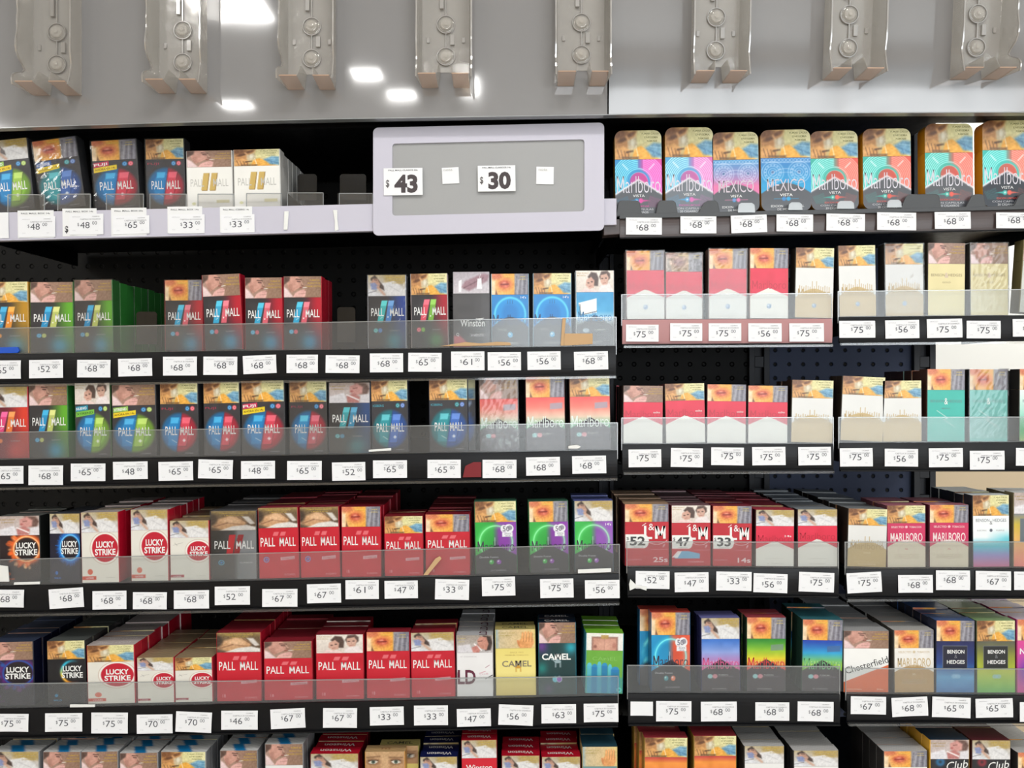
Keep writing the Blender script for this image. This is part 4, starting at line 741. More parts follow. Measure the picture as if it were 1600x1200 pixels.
for k, S in SHELF.items():
    x0, x1 = S['x']; t = empty('display_shelf', (P(x0, ln(S, 'fb', x0), 0))); S['root'] = t; tag(t, S['lab'], 'shelf', 'display shelves'); o = t.location
    def q(a, b_, y=0): v = P(a, b_, y); return (v.x-o.x, v.z-o.z)
    fa, fz = ln(S, 'fb', x0), ln(S, 'fb', x1); la, lz = ln(S, 'lb', x0), ln(S, 'lb', x1)
    tr = MB(); tr.prism([q(x0, fa+4.2), q(x1, fz+4.2), q(x1, fz+.4), q(x0, fa+.4)], .0, .32)
    for sx in (x0, x1-3): 
        fy = ln(S, 'fb', sx); tr.prism([q(sx, fy+30), q(sx+3, fy+30), q(sx+3, fy+4.3), q(sx, fy+4.3)], .004, .32)
    tr.build('tray', M_black, t)
    r0 = 0 if k != 'L1' else -.004
    n = 24; rl = MB(); G = np.zeros((9, n+1, 3))
    for j in range(9):                                     # curled price channel
        f = j/8
        for i in range(n+1):
            px = x0+(x1-x0)*i/n; a_, b_ = ln(S, 'lb', px), ln(S, 'fb', px)+1.0
            X, Z = q(px, b_+(a_-b_)*f); G[j, i] = (X, RAILY+r0+(.0016*(2*f-1)**2 if k != 'L1' else 0), Z)
    rl.grid(G[::-1][:, :], (200, 200, 200)); rl.prism([q(x0, la), q(x1, lz), q(x1, fz+1), q(x0, fa+1)], RAILY+r0+.0018, -.0002)
    rl.build('price_rail', S['rail'], t)
    lp = MB(); lp.prism([q(x0, la+2.2), q(x1, lz+2.2), q(x1, lz-.2), q(x0, la-.2)], RAILY+r0-.0015, -.0002); bevel(lp.build('rail_lip', M_grey if k == 'L1' else M_black, t), .0005)
    if S['ft']:
        a_, b_ = ln(S, 'ft', x0), ln(S, 'ft', x1)
        fe = MB(); fe.prism([q(x0+4 if x0 < 0 else x0, fa+.5), q(x1, fz+.5), q(x1, b_), q(x0, a_)], -.0008, .0008); fe.build('front_fence', M_acr, t)
        fe = MB(); fe.prism([q(x0, a_+.1), q(x1, b_+.1), q(x1, b_-1.1), q(x0, a_-1.1)], -.0009, .0009); fe.build('fence_edge', M_edge, t)
        fe = MB(); fe.prism([q(x1+.1, fz+14), q(x1+1.3, fz+14), q(x1+1.3, b_-1), q(x1+.1, b_-1)], -.0009, .0009); fe.build('fence_end', M_edge, t); fe = MB(); fe.prism([q(x0-1.3, fa+10), q(x0-.1, fa+10), q(x0-.1, a_-1), q(x0-1.3, a_-1)], -.0009, .0009); fe.build('fence_end', M_edge, t)
        if k in ('R2A', 'R3A', 'R4B', 'R5B', 'R2B', 'L2', 'L3', 'L4'):
            cs = MB(); cs.prism([q(x0+2, la+6), q(x1, lz+6), q(x1, lz+2.4), q(x0+2, la+2.4)], RAILY-.002, -.001); cs.build('label_sleeve', M_clear, t)
def on(k, name, mb, mat):        # a part added to a shelf, built in world space
    t = SHELF[k]['root']; o = mb.build(name, mat); o.parent = t; o.matrix_parent_inverse = Matrix.Translation(t.location).inverted(); return o
# pushers and dividers that show in the empty facings
for k, (a, b_, c_, d_), y in (('L1', (465, 495, 272, 313), .05), ('L1', (531, 572, 272, 312), .02), ('L2', (213, 245, 487, 538), .03), ('L2', (527, 555, 480, 535), .03), ('L1', (588, 600, 272, 312), .02)):
    mb = MB(); r = 3; mb.pprism([(a, d_), (b_, d_), (b_, c_+r), (b_-r, c_), (a+r, c_), (a, c_+r)], y, y+.0015); on(k, 'pusher', mb, M_smoke)
for a, b_, c_, d_ in ((12, 69, 304, 331), (90, 141, 303, 329), (166, 224, 303, 328), (234, 291, 303, 327), (309, 365, 303, 325), (385, 440, 302, 324), (449, 505, 301, 322), (530, 582, 302, 320)):
    mb = MB(); mb.pprism([(a, d_), (b_, d_), (b_, c_), (a, c_)], -.0065, -.0055); o = on('L1', 'front_stop', mb, M_clear)
    mb = MB(); mb.pprism([(a, c_+.9), (b_, c_+.9), (b_, c_-.4), (a, c_-.4)], -.0067, -.0053); mb.pprism([(a-.5, d_), (a+.5, d_), (a+.5, c_), (a-.5, c_)], -.0067, -.0053); mb.pprism([(b_-.5, d_), (b_+.5, d_), (b_+.5, c_), (b_-.5, c_)], -.0067, -.0053)
    e = mb.build('stop_edge', M_edge); e.parent = o
mb = MB()
for x, z0, y1 in ((448, 323, .2), (575, 320, .2), (527, 321, .2)): mb.prism([(P(x, z0).x, P(x, z0).z), (P(x+1.5, z0).x, P(x, z0).z), (P(x+1.5, z0).x, P(x, 302).z), (P(x, z0).x, P(x, 302).z)], .0, y1)
on('L1', 'divider', mb, M_smoke)
# dark stops on the tin shelf
for (a, b_, c_, slope) in ((964, 1002, 313, 0), (1026, 1058, 313, 0), (1092, 1124, 313, 1), (1262, 1300, 325, 9), (1408, 1470, 303, 2), (1510, 1540, 303, 2), (1585, 1625, 301, 2)):
    if slope == 9: continue
    fb = 338-(a-968)*.0218; mb = MB(); mb.pprism([(a-2, fb), (b_+2, fb), (b_-2, c_+3), (b_-6, c_), (a+(5 if slope == 0 else 14), c_), (a+(2 if slope == 0 else 8), c_+4)], -.006, -.002); bevel(on('R1', 'front_stop', mb, M_stop), .0012)
mb = MB(); mb.pprism([(968, 342), (1700, 325), (1700, 319), (968, 334)], -.0065, -.0045); bevel(on('R1', 'rail_top_edge', mb, M_stop), .0008)
for a, b_, c_, d_ in ((1153, 1180, 317, 332), (1232, 1254, 316, 328), (1308, 1335, 314, 326), (1386, 1409, 312, 324)):
    mb = MB(); mb.pprism([(a, d_), (b_, d_), (b_-1, c_+3), (b_-5, c_), (a+5, c_), (a+1, c_+3)], -.0085, -.0068); on('R1', 'clear_stop', mb, M_edge)
# rail joint piece between the bays
jt = MB(); jt.pprism([(943, 368), (969, 366), (969, 342), (943, 343)], -.003, .02); tag(bevel(jt.build('rail_end_cap', M_brownrail), .001), 'dark brown rail end piece right of the lavender card board', 'rail end')
# ------------------------------------------------------------------ the lavender card board on the top shelf
bd = empty('price_board', P(763, 355, -.0135)); tag(bd, 'lavender grey framed board holding the $43 and $30 cards', 'price board'); ob = bd.location
def qb(a, b_): v = P(a, b_, -.0135); return (v.x-ob.x, v.z-ob.z)
def rrect(a, b_, c_, d_, r, sl):      # rounded outline in px, sl = rise per px
    out = []
    for cx, cy, a0 in ((b_-r, d_-r, 0), (b_-r, c_+r, 1), (a+r, c_+r, 2), (a+r, d_-r, 3)):
        for i in range(7):
            an = (a0*90+i*15-0)*math.pi/180; dx, dy = math.cos(an)*r, math.sin(an)*r
            if a0 == 0: X, Y = cx+math.sin(an)*r, cy+math.cos(an)*r
            elif a0 == 1: X, Y = cx+math.sin(an)*r, cy+math.cos(an)*r
            else: X, Y = cx+math.sin(an)*r, cy+math.cos(an)*r
            out.append((X, Y-sl*(X-a)))
    return out
outer = rrect(583, 944, 199.5, 368, 8, .0225); inner = rrect(613, 913, 224.5, 337, 5, .023)
n = len(outer); mb = MB(); V = []
for ring, y in ((outer, 0), (inner, 0), (inner, .003), (outer, .0036)): V += [(qb(a, b_)[0], y, qb(a, b_)[1]) for a, b_ in ring]
F = []
for r in range(3):
    for i in range(n): F.append((r*n+i, r*n+(i+1) % n, (r+1)*n+(i+1) % n, (r+1)*n+i))
for i in range(n): F.append((3*n+i, 3*n+(i+1) % n, (i+1) % n, i))
mb.raw(V, F); o = mb.build('frame', M_grey, bd)
mb = MB(); mb.prism([qb(a, b_) for a, b_ in inner][::1], .0028, .0036); o = mb.build('inset_panel', M_board, bd)
for o in list(bpy.data.objects):
    if o.type == 'MESH' and o.name.startswith(('frame', 'inset_panel')):
        import bmesh as _bm; b_ = _bm.new(); b_.from_mesh(o.data); _bm.ops.recalc_face_normals(b_, faces=b_.faces); b_.to_mesh(o.data); b_.free()
# ------------------------------------------------------------------ pack builder
def wh(mb, W, z0, z1, d, side, top=None, ch=.0009, bottom=True, back=True):
    """everything of a carton but its printed front: chamfers, sides, back, top"""
    h = W/2
    for sg in (-1, 1):
        mb.raw([(sg*(h-ch), 0, z0), (sg*h, ch, z0), (sg*h, ch, z1), (sg*(h-ch), 0, z1)], [(0, 1, 2, 3) if sg > 0 else (3, 2, 1, 0)], side)
        mb.raw([(sg*h, ch, z0), (sg*h, d, z0), (sg*h, d, z1), (sg*h, ch, z1)], [(0, 1, 2, 3) if sg > 0 else (3, 2, 1, 0)], side)
    mb.raw([(-h, d, z0), (h, d, z0), (h, d, z1), (-h, d, z1)], [(3, 2, 1, 0)], side)
    if bottom: mb.raw([(-h+ch, 0, z0), (h-ch, 0, z0), (h, ch, z0), (h, d, z0), (-h, d, z0), (-h, ch, z0)], [(5, 4, 3, 2, 1, 0)], side)
def topface(mb, W, z, d, top, word=None, ch=.0009):
    h = W/2; top = np.asarray(top, float); nx, ny = 24, 10
    xs = np.linspace(-h, h, nx); ys = np.linspace(0, d, ny); G = np.zeros((ny, nx, 3)); C = np.zeros((ny, nx, 3))
    for j, y in enumerate(ys):
        for i, x in enumerate(xs):
            xx = max(-h+(ch if y < ch else 0), min(h-(ch if y < ch else 0), x)); G[j, i] = (xx, y, z)
            C[j, i] = top*(1+.06*math.sin(i*1.3+j*2.1)) if not (word == 'stripe' and abs(x+.002+(y-.01)*.5) < .008) else (30, 130, 190)
    mb.grid(G[::-1][:, :], C.reshape(ny, nx, 3)[::-1])
    if word == 'LD':
        put_text(mb, 'LD', .012, d/2, .012, (90, 30, 56), .018, .02, rot=math.pi/2, top=z)
    elif word == 'camelmark': put_text(mb, 'm', 0, d/2, .006, (170, 120, 76), .012, .02, top=z)
    elif word and word != 'stripe':
        up = word == 'CAMEL'
        put_text(mb, word, 0, d/2, .0085, (236, 230, 226) if word != 'CAMEL' or top[0] < 60 else (90, 84, 60), W*.66, .015, rot=0 if up else math.pi, top=z)
def front(mb, cv, W, z0, z1, ch=.0009):
    h = W/2-ch; xs = np.linspace(-h, h, cv.nx); zs = np.linspace(z1, z0, cv.ny)
    X, Z = np.meshgrid(xs, zs); G = np.stack([X, np.zeros_like(X), Z], -1)
    mb.grid(G, cv.a)
    for i, (t, x, y, hh, col, w, bold, shear, rot) in enumerate(cv.texts):
        put_text(mb, t, (x-cv.w/2)*.001, z1-y*.001, hh*.001, col, None if w is None else w*.001, bold, shear, rot, y=-.00014-.00004*(i % 3))
PD = .0215; W0 = .055; H0 = .098; HB = .070
_PM = {}
def pm(kind, a, w_=None):
    key = (kind, a, w_)
    if key in _PM: return _PM[key]
    cvf, top, side, word = ART[a]; mb = MB()
    if kind == 'carton': front(mb, art(a), W0, 0, HB-.0002); wh(mb, W0, 0, HB-.0002, PD, side)
    elif kind == 'lid':
        front(mb, wcv(w_), W0, HB, H0); wh(mb, W0, HB, H0, PD, side, bottom=False); topface(mb, W0, H0, PD, top, word)
    elif kind == 'plain':       # packs further back in a column
        A, B = art(a), wcv(w_); g = 14
        for cv, z0, z1 in ((A, 0, HB), (B, HB, H0)):
            ii = np.linspace(0, cv.ny-1, g).astype(int); jj = np.linspace(0, cv.nx-1, g).astype(int)
            xs = np.linspace(-W0/2+.0009, W0/2-.0009, g); zs = np.linspace(z1, z0, g); X, Z = np.meshgrid(xs, zs)
            mb.grid(np.stack([X, np.zeros_like(X), Z], -1), cv.a[np.ix_(ii, jj)])
        wh(mb, W0, 0, H0, PD, side); topface(mb, W0, H0, PD, top, word)
    elif kind == 'film':
        r = np.random.RandomState(len(_PM)); nx, nz = 15, 24; e = .0007
        def sheet(f, nu, nv, flip):
            G = np.zeros((nv, nu, 3))
            for j in range(nv):
                for i in range(nu): G[j, i] = f(i/(nu-1), j/(nv-1))
            mb.grid(G if not flip else G[:, ::-1], (250, 250, 250))
        hw = W0/2+e
        jit = lambda u, v: .00025*r.rand()*(0 < u < 1)*(0 < v < 1)
        sheet(lambda u, v: (-hw+2*hw*u, -e-jit(u, v), H0+.0012-(H0-.003)*v), nx, nz, False)
        sheet(lambda u, v: (-hw+2*hw*u, -e+(PD+2*e)*(1-v)*1.0, H0+.0012+jit(u, v)), nx, 6, False)
        sheet(lambda u, v: (hw, -e+(PD+2*e)*u, H0+.0012-(H0-.003)*v), 4, nz, False)
        sheet(lambda u, v: (-hw, -e+(PD+2*e)*u, H0+.0012-(H0-.003)*v), 4, nz, True)
    _PM[key] = mb.mesh(kind+'_mesh', M_film if kind == 'film' else M_card); return _PM[key]
def tin_mesh(a, body):
    key = ('tin', a, body)
    if key in _PM: return _PM[key]
    cv = art(a); W, H, d, R = .064, .104, .021, .010
    lid = wcv('oxygen'); zsplit = .068; side = ART[a][2]; mb = MB()
    def hw(z):
        for zc, s in ((R, -1), (H-R, 1)):
            if (z-zc)*s > 0: return W/2-R+math.sqrt(max(0, R*R-(z-zc)**2))
        return W/2
    z0, z1 = (0, zsplit) if body else (zsplit+.0003, H)
    nz = 90 if body else 60; zs = z1-(z1-z0)*np.linspace(0, 1, nz); nx = 80
    G = np.zeros((nz, nx, 3)); us = np.linspace(-1, 1, nx)
    for j, z in enumerate(zs): G[j, :, 0] = us*(hw(z)-.0008*0); G[j, :, 2] = z
    C = (cv if body else lid); XX = (G[..., 0]/W+.5)*C.w; YY = (z1-G[..., 2])/(z1-z0)*C.h
    mb.grid(G, C.at(XX, YY))
    sx, sz = W*1000/C.w, (z1-z0)*1000/C.h
    for i, (t, x, y, hh, col, w, bold, shear, rot) in enumerate(C.texts): put_text(mb, t, (x-C.w/2)*.001*sx, z1-y*.001*sz, hh*.001*sz, col, None if w is None else w*.001*sx, bold, shear, rot, y=-.00014-.00004*(i % 3))
    out = [(hw(z), z) for z in zs[::-1]]+[(-hw(z), z) for z in zs]; n = len(out)
    V = [(x, 0, z) for x, z in out]+[(x, d, z) for x, z in out]
    mb.raw(V, [(i, i+n, (i+1) % n+n, (i+1) % n) for i in range(n)]+[tuple(range(2*n-1, n-1, -1))], side)
    _PM[key] = mb.mesh('tin_mesh', M_tin); return _PM[key]
def child(name, me, par):
    o = bpy.data.objects.new(name, me); COL.objects.link(o); o.parent = par; return o
# px columns: left, right, top edge of the front, warning picture, print, words, packs behind it, options
O, B_, C_, PT, NB, CP, AB, F_ = 'oxygen', 'boy', 'mouth', 'patient', 'newborn', 'couple', 'abdomen', 'foil'
PACKS = {
'L1': [(-10, 54, 221, PT, 'glime_y', 'black lime-globe pack at frame edge', 0, dict(roll=-5)), (64, 134, 221, C_, 'gteal_y', 'black pack with teal and blue globe', 0, dict(film=1, roll=-7)), (148, 219, 221, C_, 'gred_y', 'black red-globe pack with yellow strip', 0, dict(film=1, roll=-2.5)), (229, 290, 218, O, 'gred', 'tall red-globe pack without yellow strip', 0, dict(film=1)), (292, 364, 236, B_, 'pwhite', 'white gold-bar pack with boy picture', 0, {}), (366, 439, 234, O, 'pwhite', 'white gold-bar pack with mask picture', 5, {})],
'L2': [(-22, 45, 441, O, 's_gold', 'black-and-gold pack at frame edge', 0, {}), (47, 115, 441, B_, 's_lime', 'left black-and-lime pack', 0, {}), (117, 177, 438, B_, 's_lime', 'right black-and-lime pack', 7, dict(film=1)), (258, 317, 438, C_, 's_red', 'black-and-red pack with mouth sore picture', 0, dict(film=1)), (320, 380, 430, B_, 's_red', 'black-and-red boy-picture pack standing tallest', 0, dict(roll=-2)), (383, 442, 434, B_, 's_red', 'middle black-and-red boy-picture pack', 0, {}), (443, 503, 432, B_, 's_red', 'rightmost black-and-red boy-picture pack', 2, {}), (575, 635, 430, PT, 's_blue', 'black-and-blue pack with patient picture', 0, dict(film=1)), (643, 701, 428, O, 's_redgreen', 'black pack with red and green bars', 0, {}), (708, 766, 425, 'legs', 'windark', 'dark grey pack with white bird', 0, {}), (768, 827, 428, C_, 'bcircle', 'blue-circle pack with mouth picture', 0, {}), (833, 893, 427, O, 'bcircle', 'blue-circle pack with mask picture', 0, {}), (900, 960, 423, CP, 'sky', 'sky blue pack with couple picture', 0, {})],
'L3': [(-20, 45, 605, PT, 's_pink', 'red pack with pink and orange bars', 0, {}), (46, 107, 601, B_, 's_lime', 'black pack with blue and lime bars', 1, {}), (118, 174, 599, CP, 'glime_n', 'lime-globe pack with couple picture', 0, {}), (176, 245, 602, B_, 'glime_y', 'lime-globe pack with boy picture', 0, {}), (250, 310, 599, O, 'gred', 'leftmost plain red-globe pack', 0, {}), (319, 376, 598, O, 'gred', 'plain red-globe pack left of yellow-strip one', 0, {}), (378, 446, 595, O, 'gred_y', 'red-globe pack with yellow strip', 0, {}), (453, 512, 596, O, 'gred2', 'red-globe pack right of yellow-strip one', 0, dict(film=1)), (514, 579, 598, NB, 's_teal', 'grey pack with two teal bars', 0, dict(film=1)), (581, 639, 595, O, 'gteal', 'left teal-globe pack', 0, {}), (671, 732, 593, O, 'gteal', 'right teal-globe pack', 1, dict(bdx=.010)), (750, 811, 591, B_, 'coral', 'coral-and-mint pack with boy picture', 0, dict(film=1)), (822, 884, 588, C_, 'coral', 'coral-and-mint pack with mouth picture', 1, {}), (891, 955, 587, O, 'coral', 'coral-and-mint pack with mask picture', 1, {})],
'L4': [(0, 64, 807, NB, 'ls_fire', 'black pack with fiery ring', 3, {}), (78, 126, 803, PT, 'ls_blue', 'dark pack with blue ring', 3, {}), (128, 187, 801, PT, 'ls', 'left white pack with red roundel', 6, dict(y=.0)), (205, 264, 797, PT, 'ls', 'right white pack with red roundel', 5, {}), (266, 328, 814, PT, 'ls_s', 'shorter white pack with lower red roundel', 5, {}), (330, 402, 799, AB, 'pdark', 'black-and-grey pack with red bars', 7, dict(film=1)), (405, 468, 794, AB, 'predb', 'left red pack with blue ring', 7, {}), (470, 532, 793, AB, 'predb', 'right red pack with blue ring', 7, {}), (534, 596, 792, C_, 'pred', 'tall red pack with mouth picture', 8, {}), (601, 662, 807, O, 'pred', 'short red pack with mask picture', 2, {}), (665, 735, 804, C_, 'pred', 'red pack beside green-and-purple pack', 8, dict(dark=1)), (743, 809, 784, O, 'purple', 'green-and-purple pack with mask picture', 1, {}), (828, 890, 784, C_, 'purple', 'green-and-purple pack with mouth picture', 1, {}), (898, 959, 783, PT, 'purple14', 'green-and-purple pack with patient picture', 3, {})],
'L5': [(-18, 54, 1004, B_, 'ls_purple', 'navy-and-purple pack at frame edge', 5, {}), (75, 135, 1002, O, 'ls_arc', 'black pack with rainbow arc', 7, {}), (137, 212, 1009, O, 'ls', 'tall white pack with red roundel', 8, {}), (215, 273, 1028, PT, 'ls_s', 'left small white red-roundel pack', 5, {}), (274, 333, 1028, O, 'ls_s', 'right small white red-roundel pack', 5, {}), (339, 409, 989, AB, 'pred', 'red pack with abdomen picture', 6, {}), (413, 489, 1003, B_, 'pred', 'red pack with boy picture', 5, {}), (494, 569, 992, CP, 'pred', 'red pack with couple picture', 3, {}), (573, 641, 988, C_, 'pred', 'red pack with mouth picture', 0, {}), (643, 712, 989, PT, 'pred', 'red pack with patient picture', 2, {}), (714, 771, 993, 'bandaged', 'ld', 'white pack with maroon letters', 5, {}), (775, 838, 984, 'hand', 'cyellow', 'yellow pack with camel drawing', 1, {}), (842, 901, 973, B_, 'cdark', 'dark green pack with white camel lettering', 1, {}), (914, 973, 990, 'chest', 'cgreen', 'bright green pack with blue bottles', 3, dict(roll=2))],
'L6': [(-12, 62, 1175, PT, 'silver', 'silver-topped patient-picture pack', 2, dict(yb=1288)), (67, 126, 1175, B_, 'silver', 'first silver-topped boy-picture pack from left', 2, {}), (128, 186, 1175, B_, 'silver', 'second silver-topped boy-picture pack from left', 3, {}), (188, 248, 1177, B_, 'silver', 'third silver-topped boy-picture pack from left', 3, {}), (251, 322, 1175, O, 'silver', 'silver-topped mask-picture pack', 3, {}), (344, 403, 1173, B_, 'silver', 'fourth silver-topped boy-picture pack from left', 2, {}), (415, 475, 1163, B_, 'silver', 'tallest silver-topped boy-picture pack', 2, {}), (485, 561, 1178, PT, 'wred', 'widest red-topped pack', 3, {}), (571, 634, 1175, 'eyes', 'ctan', 'tan pack with a pair of eyes', 1, dict(ball='cyellow', bdx=.016)), (657, 716, 1183, PT, 'wnavy', 'navy-topped pack', 3, {}), (722, 778, 1157, PT, 'wred', 'red pack standing higher than its neighbours', 1, dict(yb=1258)), (784, 844, 1181, PT, 'wred', 'red-topped pack right of the higher one', 2, {}), (847, 908, 1183, PT, 'wred', 'rightmost red-topped pack', 3, {}), (910, 965, 1167, 'hand', 'cteal', 'teal-topped pack with hand picture', 2, {})],
'R2A': [(979, 1039, 392, C_, 'mred_dot', 'leftmost red-and-white pack', 0, dict(film=1)), (1040, 1098, 395, F_, 'mred_dot', 'red-and-white pack with crumpled film top', 0, dict(film=1)), (1107, 1167, 389, C_, 'mred_dot', 'third red-and-white pack from left', 0, dict(film=1)), (1171, 1232, 388, C_, 'mred_dot', 'rightmost red-and-white pack', 0, {}), (1241, 1302, 388, O, 'mgold', 'white-and-gold pack above the pink rail', 0, dict(roll=1.2))],
'R2B': [(1311, 1370, 384, O, 'mgold', 'left white-and-gold pack above the black rail', 0, dict(roll=-1)), (1383, 1444, 381, O, 'mgold', 'right white-and-gold pack above the black rail', 0, dict(film=1)), (1449, 1508, 380, B_, 'bcream', 'left cream pack', 0, {}), (1516, 1576, 380, B_, 'bcream', 'right cream pack', 0, dict(film=1)), (1592, 1652, 378, B_, 'bgrey', 'pale grey pack at frame edge', 0, dict(roll=4))],
'R3A': [(973, 1036, 603, B_, 'mred', 'red-and-white pack with boy picture', 3, {}), (1040, 1103, 600, O, 'mred', 'red-and-white pack with mask picture', 1, dict(roll=-1.2)), (1104, 1166, 601, C_, 'mred', 'left red-and-white pack with mouth picture', 1, {}), (1168, 1231, 603, C_, 'mred', 'right red-and-white pack with mouth picture', 2, {}), (1235, 1301, 595, O, 'mgold2', 'white-and-gold pack on the four-red-pack tray', 2, dict(roll=1.4))],
'R3B': [(1312, 1380, 590, O, 'mgold2', 'left white-and-gold pack by the teal packs', 1, dict(roll=2.5)), (1379, 1441, 595, O, 'mgold2', 'right white-and-gold pack by the teal packs', 2, {}), (1448, 1508, 577, C_, 'bteal', 'vivid teal pack', 5, {}), (1514, 1575, 577, C_, 'bmint', 'paler mint pack', 1, dict(film=1)), (1592, 1652, 577, C_, 'bgreen', 'white-and-green pack at frame edge', 1, {})],
'R4A': [(976, 1046, 788, C_, 'lm52', 'red pack with large 52 sticker', 6, {}), (1049, 1111, 790, CP, 'lm47', 'red pack with large 47 sticker', 7, {}), (1113, 1175, 791, C_, 'lm33', 'red pack with large 33 sticker', 7, {}), (1180, 1241, 797, PT, 'mred14', 'red-and-white pack with low white peak', 8, {}), (1246, 1309, 796, PT, 'mred_hi', 'red-and-white pack with high white peak', 9, {})],
'R4B': [(1323, 1385, 796, O, 'mgold2', 'white-and-gold pack with arched gold base', 9, dict(roll=1.5)), (1386, 1447, 790, O, 'mpink', 'raspberry pack with mask picture', 3, {}), (1452, 1514, 789, C_, 'mpink', 'raspberry pack with mouth picture', 3, {}), (1520, 1578, 774, O, 'brain', 'white pack fading to blue and pink', 4, {}), (1583, 1643, 770, NB, 'bgold', 'gold-and-pink pack at frame edge', 2, {})],
'R5A': [(1017, 1079, 957, C_, 'orange', 'blue-and-orange pack', 1, dict(bdx=-.014)), (1096, 1157, 966, PT, 'pinkblue', 'blue-to-pink pack', 1, {}), (1166, 1228, 965, C_, 'lime', 'green-to-pink pack', 1, {}), (1252, 1316, 969, C_, 'bluegreen', 'blue-to-green pack', 3, dict(roll=1))],
'R5B': [(1317, 1389, 986, B_, 'chester', 'white-and-orange pack with script lettering', 8, {}), (1397, 1460, 985, C_, 'mbeige', 'white-and-tan pack', 8, {}), (1462, 1523, 970, C_, 'bnavy', 'navy pack with lettered square', 6, {}), (1526, 1587, 970, O, 'bolive', 'olive green pack with lettered square', 6, {}), (1589, 1650, 968, C_, 'bpink', 'magenta pack at frame edge', 6, {})],
'R6A': [(1006, 1074, 1153, O, 'ored', 'left red-topped pack', 2, dict(bdx=-.004)), (1084, 1151, 1150, O, 'ored', 'right red-topped pack', 1, {}), (1163, 1226, 1166, PT, 'wht', 'left white-topped patient-picture pack', 3, {}), (1240, 1311, 1173, PT, 'wht', 'right white-topped patient-picture pack', 4, {})],
'R6B': [(1381, 1450, 1174, C_, 'wht', 'white-topped mouth-picture pack', 4, {}), (1453, 1515, 1156, NB, 'cl_blue', 'blue-topped newborn-picture pack', 3, {}), (1518, 1579, 1157, PT, 'cl_red', 'dark red-topped patient-picture pack', 4, {}), (1590, 1650, 1176, C_, 'wht', 'white-topped pack in the bottom right corner', 5, {})],
}
# two columns of packs pushed back whose fronts show only at the frame's top-left of a tray
ORD = ['', 'first', 'second', 'third', 'fourth', 'fifth', 'sixth', 'seventh', 'eighth', 'ninth']
behind = []
for k, rows in PACKS.items():
    S = SHELF[k]; lab_ = S['ph']; left = k[0] == 'L'; sl = math.atan((S['fb'][1]-S['fb'][0])/(S['x'][1]-max(0, S['x'][0])))
    for (x0, x1, yt, wn, a, desc, nb, op) in rows:
        yf = op.get('y', .0045)+(.0 if k in ('L1',) else 0); s = (D+yf)/D*K0; cx = (x0+x1)/2
        wd = (x1-x0)*s; zt = P(cx, yt, yf).z; zb = P(cx, op.get('yb', ln(S, 'fb', cx)), 0).z+.0005
        hz = op.get('h') or (zt-zb); 
        roll = math.radians(op.get('roll', random.uniform(-.5, .5)))+(sl*.8 if left else 0)
        if 'h' in op: zb = zt-hz
        xs, zs = wd/W0, hz/H0
        lift = abs(math.sin(roll))*wd/2
        r = empty('cigarette_pack', (P(cx, yt, yf).x, yf, zb+lift)); r.rotation_euler = (0, roll, 0); r.scale = (xs, 1, zs)
        tag(r, desc+' on the '+lab_, 'cigarette pack', 'cigarette packs at the front of the shelves')
        child('carton', pm('carton', a), r); child('lid', pm('lid', a, wn), r)
        if op.get('film'): child('film_wrapper', pm('film', 'f%d' % (int(cx) % 4), None) if False else pm('film', 'pred', int(cx) % 4), r)
        for i in range(1, nb+1):
            aa = op.get('ball', a) if i < 3 else a; jx = random.uniform(-.0009, .0009)+op.get('bdx', 0)*i
            behind.append((i, k, r.location.x+jx, yf+i*(PD+.0014), zb+lift, xs*random.uniform(.985, 1), zs*random.uniform(.975, 1.0), roll+random.uniform(-.006, .006), wn, aa, desc, lab_))
behind = [b for b in behind if b[3]+PD < .318]
NF = sum(len(v) for v in PACKS.values())
vis = {'L1': 2, 'L2': 3, 'L3': 3, 'R3A': 2, 'R3B': 2, 'R4A': 1, 'R4B': 1, 'L4': 1, 'R5A': 0, 'R5B': 0, 'L5': 0, 'R6A': 0, 'R6B': 0, 'L6': 0}
behind.sort(key=lambda b: b[0]+vis[b[1]]*.4)
first, rest = behind[:300-NF-1], behind[300-NF-1:]
for (i, k, x, y, z, xs, zs, roll, wn, a, desc, lab_) in first:
    o = bpy.data.objects.new('cigarette_pack', pm('plain', a, wn)); COL.objects.link(o); o.location = (x, y, z); o.rotation_euler = (0, roll, 0); o.scale = (xs, 1, zs)
    tag(o, ('%s pack behind the %s, %s' % (ORD[i], desc, lab_)), 'cigarette pack', 'cigarette packs lined up behind the front ones')
if rest:
    mb = MB()
    for (i, k, x, y, z, xs, zs, roll, wn, a, desc, lab_) in rest:
        m2 = MB(); _, top, side, word = ART[a]; wh(m2, W0, 0, H0, PD, side); m2.raw([(-W0/2, 0, 0), (W0/2, 0, 0), (W0/2, 0, H0), (-W0/2, 0, H0)], [(0, 1, 2, 3)], top); topface(m2, W0, H0, PD, top, word)
        c, n = math.cos(roll), math.sin(roll)
        for v, cc in zip(m2.v, m2.c): pass
        V = np.concatenate(m2.v)*np.array([xs, 1, zs]); V = np.stack([V[:, 0]*c+V[:, 2]*n, V[:, 1], -V[:, 0]*n+V[:, 2]*c], 1)+np.array([x, y, z])
        mb.raw(V, m2.f, np.concatenate(m2.c))
    tag(mb.build('cigarette_packs_at_the_back', M_card), 'rear rows of cigarette packs at the backs of the trays', 'cigarette packs', kind='stuff')
print('PACKS front', NF, 'behind', len(first), 'rest', len(rest))
